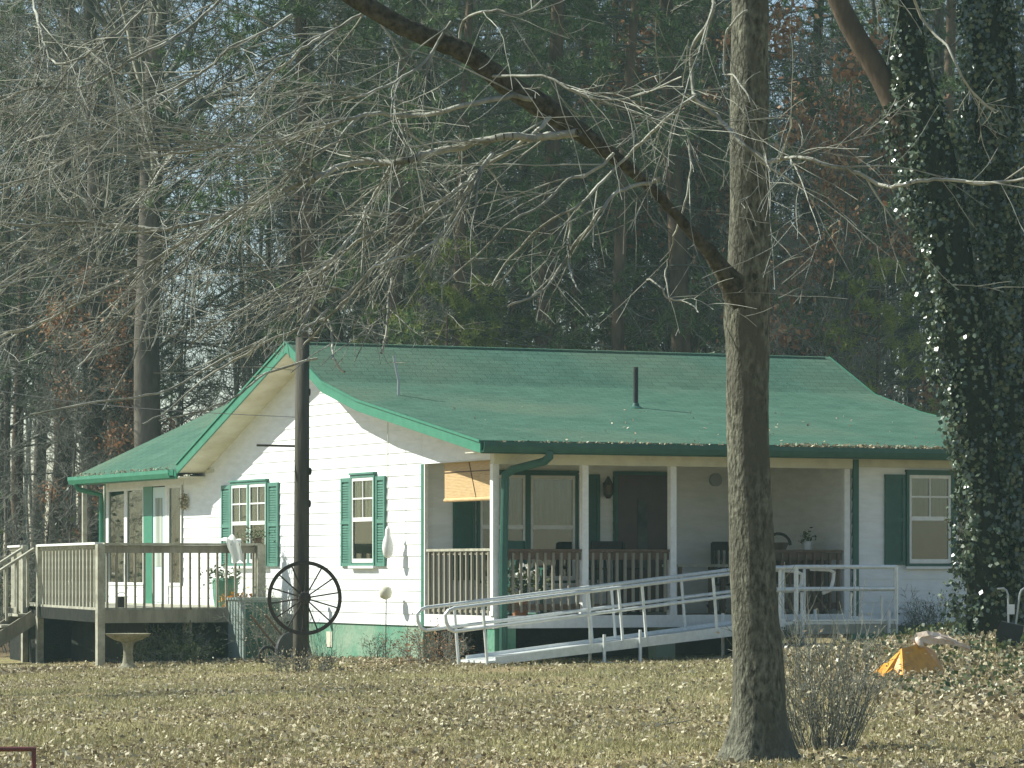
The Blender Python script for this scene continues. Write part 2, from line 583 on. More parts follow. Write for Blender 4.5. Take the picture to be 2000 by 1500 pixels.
def lap(mb, axis, plane, a0, a1, z0, z1, outsign=-1, pitch=0.17, fn=None, lapd=0.013, zref=0.48):
    """horizontal lap boards; axis 'x': wall runs along x at y=plane; axis 'y': wall runs along y at x=plane"""
    def pt(a, o, z):
        return (a, plane + outsign * o, z) if axis == 'x' else (plane + outsign * o, a, z)
    k0 = int(math.floor((z0 - zref) / pitch))
    z = zref + k0 * pitch
    while z < z1 - 1e-4:
        za, zb = max(z, z0), min(z + pitch, z1)
        if zb - za > 0.004:
            if fn:
                A0, A1 = fn(za); B0, B1 = fn(zb)
            else:
                A0, A1, B0, B1 = a0, a1, a0, a1
            if A1 - A0 > 0.02:
                if B1 < B0:
                    B0 = B1 = (A0 + A1) / 2
                mb.poly([pt(A0, lapd, za), pt(A1, lapd, za), pt(B1, 0.002, zb), pt(B0, 0.002, zb)])
                mb.poly([pt(A0, 0, za), pt(A1, 0, za), pt(A1, lapd, za), pt(A0, lapd, za)])
        z += pitch


# siding walls
mb = MB()
lap(mb, 'y', 0.0, PD, 12.80, SB, 4.71, fn=lambda z: trange(z, PD, 12.80))
mb.build('gable_wall', M['siding'], house)
mb = MB()                                    # triangle over the porch side opening
lap(mb, 'y', 0.001, 0.0, PD, 2.84, 3.46, fn=lambda z: (trange(z, 0.0, PD)[0], PD))
mb.build('porch_gable_wall', M['siding'], house)
mb = MB()
lap(mb, 'x', PD, 0.0, 5.77, 0.64, 2.95)
mb.build('porch_back_wall', M['siding'], house)
mb = MB()
lap(mb, 'y', 5.77, 0.0, PD, 0.64, 2.95)
mb.build('porch_side_wall', M['siding'], house)
mb = MB()
lap(mb, 'x', 0.0, 5.79, L_H, SB, 2.95)
mb.build('front_wall', M['siding'], house)
mb = MB()
lap(mb, 'y', L_H, 0.0, 11.2, SB, 4.71, outsign=1, fn=lambda z: trange(z, 0.0, 11.2))
mb.build('end_wall', M['siding'], house)
mb = MB()
lap(mb, 'x', 11.2, 6.0, L_H, SB, 2.95, outsign=1)
mb.build('rear_wall', M['siding'], house)
# sunroom walls
WL = 17.0
mb = MB()
lap(mb, 'y', 0.0, 12.80, 14.80, SB, 1.02)
lap(mb, 'y', 0.0, 12.80, WL, 2.76, 2.93)
mb.build('sunroom_wall', M['siding'], house)
mb = MB()
lap(mb, 'y', 0.0, 14.80, WL, SB, 1.02)
mb.build('sunroom_wall', M['siding'], house)
mb = MB()
lap(mb, 'x', WL, 0.0, 6.0, SB, 2.93, outsign=1)
lap(mb, 'y', 6.0, 11.2, WL, SB, 2.93, outsign=1)
mb.build('rear_wing_wall', M['siding'], house)
# dim-painted inside backing so windows look into a dim room
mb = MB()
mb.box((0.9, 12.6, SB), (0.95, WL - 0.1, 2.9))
mb.build('sunroom_dim_backing', M['dim'], house)

# foundation
for a_, b_ in (((0.012, PD, -0.6), (0.20, 11.5, SB)), ((0.012, 11.5, -0.8), (0.20, WL - 0.05, SB)), ((5.78, 0.06, -0.4), (L_H - 0.03, 0.2, SB))):
    MB().box(a_, b_).build('foundation', M['found'], house)
for a_, b_ in (((0.012, 0.012, -0.5), (0.34, 0.26, SB - 0.002)), ((2.6, 0.1, -0.4), (2.9, 0.36, SB - 0.002)), ((5.5, PD, -0.5), (5.7, PD + 0.2, SB))):
    MB().box(a_, b_).build('foundation_pier', M['found'], house)
MB().box((0.21, PD + 0.02, -0.5), (5.5, PD + 0.12, SB)).build('crawl_space_wall', M['underfloor_shade'], house)  # near-black sheet painting the dark open space under the porch

# porch floor + white apron
MB().box((0.03, 0.03, SB + 0.02), (5.75, PD - 0.003, 0.64)).build('porch_floor', M['wooddark'], house)
ap = MB()
ap.box((0.03, -0.004, SB), (5.75, 0.028, 0.655))
ap.box((-0.004, -0.004, SB), (0.026, PD - 0.02, 0.655))
ap.build('porch_apron', M['white'], house)
# beams and ceiling
be = MB()
be.box((-0.02, -0.05, 2.775), (5.74, 0.09, 2.955))
be.box((5.86, -0.03, 2.80), (L_H, -0.0165, 2.955))
be.build('porch_beam', M['trim'], house)
MB().box((0.02, -0.055, 2.835), (0.10, PD, 2.85)).build('side_beam', M['trim'], house)
MB().box((0.03, -0.045, 2.88), (5.74, PD - 0.003, 2.90)).build('porch_ceiling', M['soffit'], house)
# porch posts
for s in (0.03, 1.42, 2.82, 4.20, 5.68):
    mb = MB().box((s - 0.048, 0.0, 0.655), (s + 0.048, 0.10, 2.775))
    mb.box((s - 0.055, -0.008, 0.655), (s + 0.055, 0.108, 0.72))
    mb.build('porch_post', M['white'], house)
mb = MB().box((-0.018, PD - 0.055, SB - 0.01), (0.06, PD + 0.02, 2.84))
mb.build('corner_board', M['green'], house)
MB().box((-0.006, PD - 0.10, SB + 0.17), (0.05, PD - 0.058, 2.84)).build('corner_board', M['white'], house)
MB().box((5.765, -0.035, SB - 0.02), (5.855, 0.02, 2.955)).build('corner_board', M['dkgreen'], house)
MB().box((-0.02, WL - 0.04, SB), (0.06, WL + 0.05, 2.93)).build('corner_board', M['green'], house)
MB().box((-0.022, 16.86, SB), (0.03, WL - 0.045, 2.93)).build('corner_board', M['white'], house)

# railings on the porch
def railing(parent, a, b, z0, z1, n, mw, capw=0.09, vert=True, name='railing', board=0.11, bal=0.035, mb_bal=None, bottom=0.09, capm=None, tail=0.0):
    a, b = Vector(a), Vector(b)
    r = MB()
    r.bar(a + Vector((0, 0, z1 - 0.018)), b + Vector((0, 0, z1 - 0.018)), capw, 0.036)
    o = r.build(name, capm or mw, parent)
    r = MB()
    r.bar(a + Vector((0, 0, z1 - 0.038 - board / 2)), b + Vector((0, 0, z1 - 0.038 - board / 2)), 0.03, board)
    if bottom:
        r.build('rail_board', mw, o)
        r = MB()
        r.bar(a + Vector((0, 0, z0 + bottom / 2 + 0.03)), b + Vector((0, 0, z0 + bottom / 2 + 0.03)), 0.03, bottom)
    r.build('rail_board', mw, o)
    d = (b - a)
    nrm = Vector((d.y, -d.x, 0)).normalized()
    for i in range(n):
        p = a + d * ((i + 0.5) / n) + nrm * 0.028
        MB().box((-bal / 2, -bal / 2, z0 - tail), (bal / 2, bal / 2, z1 - 0.05)).build('baluster', mb_bal or mw, o).location = (p.x, p.y, 0)
    return o

railing(house, (0.11, 0.05, 0), (1.36, 0.05, 0), 0.70, 1.59, 10, M['wooddark'], mb_bal=M['wood'])
railing(house, (1.48, 0.05, 0), (2.76, 0.05, 0), 0.70, 1.59, 10, M['wooddark'], mb_bal=M['wood'])
railing(house, (0.05, PD - 0.12, 0), (0.05, 0.12, 0), 0.66, 1.60, 12, M['wood'], capm=M['woodpale'], board=0.05, bal=0.04, bottom=0.04)
railing(house, (4.27, 0.05, 0), (5.6, 0.05, 0), 0.70, 1.59, 10, M['wooddark'], mb_bal=M['wooddark'])


# windows
def window(name, axis, plane, a0, a1, z0, z1, sash, grid=True, frame='green', curtain='sheer', parent=house, outsign=-1, lower='dim', label=None):
    def bx(mb, A, B, o0, o1, Z0, Z1):
        if axis == 'x':
            return mb.box((A, plane + outsign * o0, Z0), (B, plane + outsign * o1, Z1))
        return mb.box((plane + outsign * o0, A, Z0), (plane + outsign * o1, B, Z1))
    fw = 0.045
    m = MB()
    bx(m, a0, a0 + fw, 0.0, 0.055, z0, z1); bx(m, a1 - fw, a1, 0.0, 0.055, z0, z1)
    bx(m, a0 + fw, a1 - fw, 0.0, 0.055, z1 - fw, z1); bx(m, a0 + fw, a1 - fw, 0.0, 0.055, z0, z0 + fw * 0.8)
    mull = 0.085
    n = sash
    w = (a1 - a0 - 2 * fw - (n - 1) * mull) / n
    for i in range(1, n):
        c = a0 + fw + i * w + (i - 1) * mull
        bx(m, c, c + mull, 0.0, 0.054, z0 + fw * 0.8, z1 - fw)
    W = m.build(name, M[frame], parent, label=label)
    m = MB(); bx(m, a0 - 0.01, a1 + 0.01, 0.0, 0.075, z1 + 0.001, z1 + 0.03)
    m.build('window_head', M[frame], W)
    m = MB(); bx(m, a0 - 0.02, a1 + 0.02, 0.0, 0.08, z0 - 0.04, z0 - 0.002)
    m.build('window_sill', M['white'], W)
    zm = (z0 + z1) / 2 + 0.01
    for i in range(n):
        c0 = a0 + fw + i * (w + mull); c1 = c0 + w
        s = MB()
        sw = 0.04
        bx(s, c0, c0 + sw, 0.016, 0.045, z0 + fw, z1 - fw); bx(s, c1 - sw, c1, 0.016, 0.045, z0 + fw, z1 - fw)
        bx(s, c0 + sw, c1 - sw, 0.016, 0.046, z1 - fw - 0.05, z1 - fw); bx(s, c0 + sw, c1 - sw, 0.016, 0.046, z0 + fw, z0 + fw + 0.06)
        bx(s, c0 + sw, c1 - sw, 0.016, 0.050, zm - 0.03, zm + 0.03)
        if grid:
            zq = (zm + z1 - fw) / 2
            bx(s, c0 + sw, c1 - sw, 0.030, 0.042, zq - 0.012, zq + 0.012)
            cm = (c0 + c1) / 2
            bx(s, cm - 0.009, cm + 0.009, 0.029, 0.041, zm + 0.03, z1 - fw - 0.05)
        s.build('sash', M['white'], W)
        g = MB(); bx(g, c0 + sw, c1 - sw, 0.026, 0.0285, z0 + fw + 0.05, z1 - fw - 0.04)
        g.build('pane', M['glass'], W)
        # curtain folds as real pleats
        q = MB(); N = 22
        zt, zb = z1 - fw - 0.04, zm
        pts = []
        for k in range(N + 1):
            aa = c0 + sw + (c1 - c0 - 2 * sw) * k / N
            oo = 0.019 + 0.004 * math.sin(k * 1.7)
            pts.append((aa, oo))
        for (p, o), (p2, o2) in zip(pts, pts[1:]):
            if axis == 'x':
                q.poly([(p, plane + outsign * o, zb), (p2, plane + outsign * o2, zb), (p2, plane + outsign * o2, zt), (p, plane + outsign * o, zt)])
            else:
                q.poly([(plane + outsign * o, p, zb), (plane + outsign * o2, p2, zb), (plane + outsign * o2, p2, zt), (plane + outsign * o, p, zt)])
        q.build('curtain', M[curtain], W)
        q = MB(); bx(q, c0 + sw - 0.005, c1 - sw + 0.005, 0.0145, 0.0152, z0 + fw, zm + 0.02)  # thin dark plate painting the unlit room behind the lower sash
        q.build('dim_room_plate', M[lower], W)
    return W


def shutter(axis, plane, a0, a1, z0, z1, m, outsign=-1):
    def bx(mb, A, B, o0, o1, Z0, Z1):
        if axis == 'x':
            return mb.box((A, plane + outsign * o0, Z0), (B, plane + outsign * o1, Z1))
        return mb.box((plane + outsign * o0, A, Z0), (plane + outsign * o1, B, Z1))
    s = MB()
    bx(s, a0, a0 + 0.05, 0.012, 0.045, z0, z1); bx(s, a1 - 0.05, a1, 0.012, 0.045, z0, z1)
    zm = z0 + (z1 - z0) * 0.5
    for za, zb in ((z0, z0 + 0.06), (zm - 0.03, zm + 0.03), (z1 - 0.06, z1)):
        bx(s, a0 + 0.05, a1 - 0.05, 0.012, 0.043, za, zb)
    z = z0 + 0.07
    while z < z1 - 0.09:
        if abs(z + 0.015 - zm) > 0.05:
            bx(s, a0 + 0.05, a1 - 0.05, 0.012, 0.034, z, z + 0.028)
        z += 0.04
    bx(s, a0 + 0.05, a1 - 0.05, 0.012, 0.020, z0 + 0.06, z1 - 0.06)
    return s.build('shutter', m, house)


window('window', 'y', 0.0, 4.21, 5.16, 1.36, 2.74, 1, curtain='curtain', frame='shutter', label='narrow single window between two green shutters on the sunlit gable wall')
shutter('y', 0.0, 3.84, 4.18, 1.35, 2.70, M['shutter'])
shutter('y', 0.0, 5.19, 5.57, 1.35, 2.70, M['shutter'])
window('window', 'y', 0.0, 8.72, 10.40, 1.36, 2.74, 2, curtain='curtain', frame='shutter', label='double window with striped curtains beside the deck')
shutter('y', 0.0, 8.24, 8.69, 1.35, 2.70, M['shutter'])
shutter('y', 0.0, 10.43, 10.85, 1.35, 2.70, M['shutter'])
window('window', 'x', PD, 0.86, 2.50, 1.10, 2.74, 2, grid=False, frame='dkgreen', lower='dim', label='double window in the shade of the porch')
shutter('x', PD, 0.48, 0.83, 1.15, 2.72, M['dkgreen'])  # porch shutters get the darker green, shade put into their colour
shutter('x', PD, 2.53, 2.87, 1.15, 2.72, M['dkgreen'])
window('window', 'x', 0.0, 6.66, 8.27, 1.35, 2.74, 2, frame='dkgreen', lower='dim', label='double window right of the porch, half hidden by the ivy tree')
shutter('x', 0.0, 6.30, 6.64, 1.37, 2.70, M['dkgreen'])  # front shutters darkened likewise for the shaded side
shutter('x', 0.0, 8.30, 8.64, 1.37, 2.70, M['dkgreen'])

# front door
d = MB().box((3.15, PD - 0.04, 0.66), (4.03, PD, 2.72)).build('front_door', M['door'], house)
f = MB()
f.box((3.10, PD - 0.075, 0.66), (3.15, PD, 2.77)); f.box((4.03, PD - 0.075, 0.66), (4.08, PD, 2.77)); f.box((3.15, PD - 0.075, 2.72), (4.03, PD, 2.77))
f.build('door_frame', M['dkgreen'], d)
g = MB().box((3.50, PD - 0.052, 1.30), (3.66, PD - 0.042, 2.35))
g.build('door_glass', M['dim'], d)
MB().lathe([(0.012, 0), (0.03, 0.02), (0.03, 0.05), (0.012, 0.07)], (3.25, PD - 0.09, 1.62)).build('handle', M['brass'], d)
# wall lamp, smoke detector
wl_ = MB().box((2.93, PD - 0.09, 2.52), (2.99, PD - 0.01, 2.60)).build('wall_lamp', M['brass'], house)
MB().lathe([(0.03, 0), (0.075, 0.06), (0.085, 0.2), (0.05, 0.27), (0.015, 0.33)], (2.96, PD - 0.13, 2.36), 8).build('lamp_shade', M['brass'], wl_)
mb = MB().tube([(4.82, PD - 0.01, 2.66), (4.82, PD - 0.07, 2.66)], 0.10, 20)
mb.build('smoke_detector', M['greyblue'], house)

# sunroom screens and door on the gable side
def panel(t0, t1, z0, z1):
    p = MB()
    p.box((-0.028, t0, z0), (0.03, t0 + 0.05, z1)); p.box((-0.028, t1 - 0.05, z0), (0.03, t1, z1))
    p.box((-0.026, t0 + 0.05, z1 - 0.05), (0.03, t1 - 0.05, z1)); p.box((-0.026, t0 + 0.05, z0), (0.03, t1 - 0.05, z0 + 0.05))
    o = p.build('sunroom_window', M['white'], house)
    MB().box((-0.006, t0 + 0.05, z0 + 0.05), (-0.003, t1 - 0.05, z1 - 0.05)).build('pane', M['glass'], o)
    q = MB(); N = 18
    for k in range(N):
        a, b = t0 + 0.05 + (t1 - t0 - 0.1) * k / N, t0 + 0.05 + (t1 - t0 - 0.1) * (k + 1) / N
        q.poly([(0.10 + 0.02 * math.sin(k * 1.9), a, z0), (0.10 + 0.02 * math.sin((k + 1) * 1.9), b, z0), (0.10 + 0.02 * math.sin((k + 1) * 1.9), b, z1), (0.10 + 0.02 * math.sin(k * 1.9), a, z1)])
    q.build('curtain', M['sheer'], o)
    r = MB()
    r.box((-0.020, t0 + 0.05, (z0 + z1) / 2 - 0.2), (-0.012, t1 - 0.05, (z0 + z1) / 2 - 0.175))
    r.build('screen_bar', M['greyblue'], o)
    return o
panel(15.86, 16.84, 1.02, 2.76)
panel(14.84, 15.80, 1.02, 2.76)
panel(12.86, 13.55, 1.02, 2.76)
MB().box((-0.03, 13.56, SB), (0.03, 13.70, 2.76)).build('corner_board', M['white'], house)
MB().box((-0.03, 15.80, SB), (0.03, 15.86, 2.76)).build('corner_board', M['white'], house)
dd = MB().box((-0.02, 13.72, 0.73), (0.03, 14.36, 2.74)).build('back_door', M['paleblue'], house)
MB().box((-0.034, 14.36, SB + 0.2), (0.03, 14.84, 2.76)).build('door_frame', M['green'], dd)
MB().box((-0.026, 13.86, 1.35), (-0.0205, 14.22, 2.55)).build('door_glass', M['sheer'], dd)

# ---- roof
def rooftop():
    mb = MB()
    s0, s1 = -0.5, L_H + 0.5
    th = 0.03
    P = RP
    nseg = 24
    for (a, za), (b, zb) in zip(P, P[1:]):
        for i in range(nseg):
            x0 = s0 + (s1 - s0) * i / nseg; x1 = s0 + (s1 - s0) * (i + 1) / nseg
            mb.poly([(x0, a, za), (x1, a, za), (x1, b, zb), (x0, b, zb)])
    # ends and eaves edge
    for s in (s0, s1):
        top = [(s, t, z) for t, z in P]; bot = [(s, t, z - th) for t, z in reversed(P)]
        mb.poly(top + bot)
    mb.poly([(s0, P[0][0], P[0][1]), (s1, P[0][0], P[0][1]), (s1, P[0][0], P[0][1] - th), (s0, P[0][0], P[0][1] - th)])
    for (a, za), (b, zb) in zip(P, P[1:]):
        mb.poly([(s0, a, za - th), (s1, a, za - th), (s1, b, zb - th), (s0, b, zb - th)])
    # ridge caps
    x = s0
    while x < s1 - 0.3:
        mb.box((x, RP[3][0] - 0.10, RP[3][1] - 0.045), (x + 0.298, RP[3][0] + 0.10, RP[3][1] - 0.018))
        x += 0.30
    return mb
roof = rooftop().build('roof', M['shingle'], house)
# wing roof (slopes up away from the deck side), far gable at t=17.33
ws = (4.86 - 3.03) / 3.6
wz = lambda s: 3.0 + 0.466 * (s + 0.5)
wr = MB()
ZR = 3.0 + 0.466 * 3.9
def wing(zofs):
    A = (-0.5, 11.5, 3.0 + zofs); B = (3.4, 11.5 - 0.1, ZR + zofs)
    # cut line along the valley with the rear slope
    pts = []
    for s in np.linspace(-0.5, 3.4, 10):
        z = wz(s)
        t = 11.77 - (z - 3.09) / 0.3484
        pts.append((s, min(11.75, max(6.75, t + 0.02)), z + zofs))
    return pts
pts = wing(0)
far = 17.33
for p, q in zip(pts, pts[1:]):
    wr.poly([p, q, (q[0], far, q[2]), (p[0], far, p[2])])
    wr.poly([(p[0], p[1], p[2] - 0.04), (q[0], q[1], q[2] - 0.04), (q[0], far, q[2] - 0.04), (p[0], far, p[2] - 0.04)])
wr.poly([(3.4, 7.0, ZR), (3.4, far, ZR), (7.3, far, 3.0), (7.3, 11.6, 3.0)])
wr.poly([(-0.5, far, 3.0), (3.4, far, ZR), (3.4, far, ZR - 0.04), (-0.5, far, 2.96)])
wr.poly([(-0.5, 11.75, 3.0), (-0.5, far, 3.0), (-0.5, far, 2.96), (-0.5, 11.75, 2.96)])
wr.build('wing_roof', M['shingle'], house)
fz = MB()
fz.prism([(-0.5, far + 0.001, 2.96), (3.4, far + 0.001, ZR - 0.04), (3.4, far + 0.001, ZR - 0.2), (-0.5, far + 0.001, 2.8)], (0, 0.03, 0))
fz.build('fascia', M['dkgreen'], house)
# rake fascia (green) and soffits
def rake(sout, sgn, m):
    for (a, za), (b, zb), mm in zip(RP, RP[1:], (M['green'],) * 4):
        k = MB()
        k.prism([(sout, a, za - 0.035), (sout, b, zb - 0.035), (sout, b, zb - 0.175), (sout, a, za - 0.175)], (sgn * -0.03, 0, 0))
        # shingle drip lip over the board
        k.prism([(sout - sgn * 0.0, a, za - 0.028), (sout, b, zb - 0.028), (sout, b, zb + 0.004), (sout, a, za + 0.004)], (sgn * 0.02, 0, 0))
        k.build('fascia', mm, roof)
rake(-0.502, -1, None)
rake(L_H + 0.502, 1, None)
for x_, w_ in ((-0.47, 0.468), (L_H + 0.002, 0.46)):
    so = MB()
    for (a, za), (b, zb) in zip(RP, RP[1:]):
        so.prism([(x_, a, za - 0.15), (x_, b, zb - 0.15), (x_, b, zb - 0.16), (x_, a, za - 0.16)], (w_, 0, 0))
    so.build('soffit', M['soffit'], roof)
so = MB()
so.box((-0.468, -0.60, 2.915), (L_H + 0.46, -0.052, 2.93))
so.build('soffit', M['trim'], roof)
so = MB()
so.box((-0.47, 11.70, 2.86), (-0.016, 17.25, 2.875))
so.box((-0.47, WL + 0.02, 2.862), (3.3, far - 0.01, 2.874))
so.build('soffit', M['trim'], roof)
so = MB(); so.prism([(-0.03, 11.3, 2.93), (-0.03, far - 0.02, 2.93), (-0.03, far - 0.02, 2.99), (-0.03, 11.3, 2.99)], (0.02, 0, 0)); so.build('frieze', M['trim'], house)
# gutters: front and wing
def gutter(pts_fn, l0, l1, cap=True):
    g = MB()
    prof = [(0.0, 0.0), (0.0, -0.135), (0.075, -0.135), (0.105, -0.06), (0.105, 0.0), (0.095, 0.0), (0.095, -0.055), (0.07, -0.122), (0.01, -0.122), (0.01, 0.0)]
    n = len(prof); m0 = 0
    for l in (l0, l1):
        g.v += [pts_fn(l, o, z) for o, z in prof]
    for i in range(n):
        j = (i + 1) % n
        g.f.append((i, j, n + j, n + i))
    g.f.append(tuple(range(n))); g.f.append(tuple(range(n, 2 * n)))
    return g
gf = gutter(lambda l, o, z: (l, -0.645 - o, 3.055 + z), -0.49, L_H + 0.49).build('gutter', M['dkgreen'], roof)  # darker green paints the shade on the front eave
MB().box((-0.468, -0.643, 2.90), (L_H + 0.468, -0.60, 3.045)).build('fascia', M['dkgreen'], roof)
gw = gutter(lambda l, o, z: (-0.505 - o, l, 2.985 + z), 11.9, 17.40).build('gutter', M['green'], roof)
MB().box((-0.503, 11.80, 2.83), (-0.47, 17.3, 2.955)).build('fascia', M['green'], roof)
# downspout at the porch corner
ds = MB().tube([(0.52, -0.70, 2.94), (0.52, -0.70, 2.86), (0.48, -0.62, 2.80), (0.22, -0.16, 2.70), (0.13, -0.09, 2.62), (0.11, -0.075, 1.5), (0.11, -0.075, 0.02), (0.13, -0.25, -0.02)], 0.06, 10)
ds.build('downspout', M['dkgreen'], gf)
ds = MB().tube([(-0.56, 17.1, 2.86), (-0.5, 17.1, 2.76), (-0.08, 17.06, 2.66), (-0.07, 17.06, 2.5), (-0.07, 17.06, 0.0)], 0.05, 8)
ds.build('downspout', M['green'], gw)
MB().box((0.3, 18.0, 0.4), (0.38, 18.08, 2.85)).box((-0.1, 18.05, 0.4), (-0.02, 18.12, 2.85)).build('rear_porch_post', M['woodpale'], house)
# vent pipes
MB().tube([(3.99, 3.5, 3.70), (3.99, 3.5, 4.40)], 0.038, 12).build('vent_pipe', M['black'], roof)
MB().lathe([(0.12, 0), (0.06, 0.03), (0.045, 0.08)], (3.99, 3.5, 3.77), 14).build('pipe_flashing', M['dkgreen'], roof)
MB().tube([(0.34, 4.2, 3.84), (0.34, 4.2, 4.15), (0.27, 4.22, 4.52)], 0.020, 10).build('vent_pipe', M['greyblue'], roof)
# dark board joint seen across the big roof where the slope breaks
# wreath / hanging basket by the sunroom
g = np.random.default_rng(5)
a = g.uniform(0, 6.28, 260)
P = np.stack([np.full(260, -0.07) + g.normal(0, .02, 260), 12.62 + 0.09 * np.cos(a) + g.normal(0, .03, 260), 2.46 + 0.09 * np.sin(a) + g.normal(0, .03, 260)], 1)
wth = leaf_mesh('dried_wreath', P, g.uniform(.03, .06, 260), M['litter'], seed=3)
wth.location = HC; wth.rotation_euler = (0, 0, ANG)
tag(wth, 'small dried brown wreath hung on the wall at the right edge of the sunroom windows', 'wreath')
# electrical boxes on the foundation
mb = MB().box((-0.0, 6.03, 0.10), (0.011, 6.27, 0.34)); mb.build('foundation_vent', M['trim'], house)

# ------------------------------------------------------------------ things on the porch
def hthing(name, label, cat, s, t, z, rz=0, group=None):
    return thing(name, label, cat, hw(s, t, z), ANG + rz, group)

bl = hthing('bamboo_blind', 'tan rolled bamboo blind hanging in the sunlit side opening of the porch', 'blind', 0.10, 0.20, 2.30)
k = MB()
for i in range(24):
    z = 0.02 + i * 0.0215
    k.box((-0.006, 0.0, z), (0.006, 1.72, z + 0.0195))
k.build('slats', M['bamboo'], bl)
MB().tube([(0, 0, 0), (0, 1.72, 0)], 0.028, 10).build('rolled_edge', M['bamboo'], bl)
MB().tube([(-0.012, 0.6, 0.0), (-0.012, 0.85, 0.53)], 0.006, 5).build('cord', M['wooddark'], bl)
MB().tube([(-0.012, 0.0, 0.40), (-0.012, 1.72, 0.40)], 0.007, 5).build('cord', M['wooddark'], bl)

def rocker(label, s, t, rz, m):
    o = hthing('rocking_chair', label, 'chair', s, t, 0.64, rz, 'chairs on the porch')
    k = MB(); k.box((-0.26, -0.24, 0.42), (0.26, 0.24, 0.455)); k.build('seat', m, o)
    k = MB(); k.box((-0.27, 0.22, 0.95), (0.27, 0.26, 1.08))
    for i in range(6):
        x = -0.21 + i * 0.084; k.box((x - 0.02, 0.225, 0.46), (x + 0.02, 0.25, 0.95))
    k.build('backrest', m, o)
    for sx in (-1, 1):
        MB().tube([(sx * 0.27, -0.45, 0.09), (sx * 0.27, -0.2, 0.025), (sx * 0.27, 0.1, 0.02), (sx * 0.27, 0.5, 0.12)], 0.02, 6).build('rocker', m, o)
        MB().box((sx * 0.30 - 0.035, -0.28, 0.66), (sx * 0.30 + 0.035, 0.25, 0.69)).build('arm', m, o)
        for y in (-0.22, 0.22):
            MB().box((sx * 0.27 - 0.022, y - 0.022, 0.03), (sx * 0.27 + 0.022, y + 0.022, 0.66 if y < 0 else 1.06)).build('leg', m, o)
    return o
rocker('dark green rocking chair by the porch window, next to the corner post', 0.95, 1.25, 0.15, M['dkgreen'])
rocker('dark chair standing just left of the front door on the porch', 2.75, 1.7, 0.1, M['black'])
rocker('dark chair in the shade right of the front door', 4.75, 1.75, -0.2, M['black'])
tb = hthing('porch_table', 'small pale-topped table in the shade beside the front steps opening', 'table', 3.75, 1.1, 0.64)
MB().box((-0.42, -0.25, 0.70), (0.42, 0.25, 0.74)).build('tabletop', M['woodpale'], tb)
for x in (-0.36, 0.36):
    for y in (-0.2, 0.2):
        MB().box((x - 0.025, y - 0.025, 0), (x + 0.025, y + 0.025, 0.70)).build('leg', M['wooddark'], tb)
# shelf with pots
sh = hthing('plant_shelf', 'brown wooden shelf on the porch under the row of pots at its right end', 'shelf', 5.1, 0.75, 0.64)
MB().box((-0.55, -0.18, 0.90), (0.55, 0.18, 0.94)).build('shelf_top', M['wooddark'], sh)
MB().box((-0.53, 0.14, 0.45), (0.53, 0.17, 0.90)).build('back_panel', M['wooddark'], sh)
for x in (-0.5, 0.5):
    MB().box((x - 0.03, -0.16, 0), (x + 0.03, 0.16, 0.90)).build('side_panel', M['wooddark'], sh)
ar = hthing('basket', 'dark basket with a high arched handle on the shelf on the porch', 'basket', 4.95, 0.75, 1.58)
MB().lathe([(0.10, 0), (0.15, 0.10), (0.16, 0.12)], n=16).build('basket_body', M['wooddark'], ar)
MB().tube([(math.cos(a) * 0.2, 0, 0.08 + math.sin(a) * 0.17) for a in np.linspace(0.0, math.pi, 12)], 0.022, 6).build('handle', M['black'], ar)
pt_ = hthing('flower_pot', 'white flower pot at the right end of the shelf on the porch', 'flower pot', 5.42, 0.72, 1.58)
MB().lathe([(0.055, 0), (0.08, 0.12), (0.09, 0.14)], n=16).build('pot', M['white'], pt_)
g = np.random.default_rng(9)
leaf_mesh('plant', g.normal(0, .06, (60, 3)) + np.array([0, 0, .2]), g.uniform(.04, .08, 60), M['shrubleaf'], pt_, seed=4)
pt_ = hthing('flower_pot', 'clay flower pot with straggly plant at the left end of the porch shelf', 'flower pot', 4.62, 0.75, 1.58)
MB().lathe([(0.055, 0), (0.08, 0.12), (0.09, 0.14)], n=16).build('pot', M['clay'], pt_)
leaf_mesh('plant', g.normal(0, .07, (60, 3)) + np.array([0, 0, .22]), g.uniform(.04, .08, 60), M['shrubleaf'], pt_, seed=5)
# plant behind the rail, its sun-glints painted as white flecks
wf = hthing('potted_plant', 'potted plant with white flecks painting sun-glints on its leaves behind the porch rail next to the corner post', 'plant', 0.55, 0.32, 0.64)
MB().lathe([(0.10, 0), (0.14, 0.25), (0.15, 0.28)], n=16).build('pot', M['clay'], wf)
P = g.normal(0, 1, (260, 3)) * np.array([.20, .12, .13]) + np.array([0, 0, .48])
leaf_mesh('foliage', P, g.uniform(.05, .10, 260), M['shrubleaf'], wf, seed=6)
P = g.normal(0, 1, (34, 3)) * np.array([.22, .10, .06]) + np.array([0, 0, .60])
leaf_mesh('blooms', P, g.uniform(.05, .09, 34), M['leafglint'], wf, seed=7, aspect=0.9)  # white flecks standing for sun-glint on the foliage

# gourd on a string from the rake soffit
gd = thing('gourd_birdhouse', 'pale gourd birdhouse hanging on a long string in front of the gable wall', 'birdhouse', hw(-0.22, 3.28, 0))
MB().tube([(0, 0, 1.90), (0, 0, 3.58)], 0.008, 5).build('string', M['rope'], gd)
MB().lathe([(0.015, 0.32), (0.04, 0.27), (0.045, 0.18), (0.075, 0.10), (0.085, 0.0), (0.07, -0.10), (0.03, -0.15)], (0, 0, 1.62), 16).build('gourd', M['white'], gd, smooth=True)
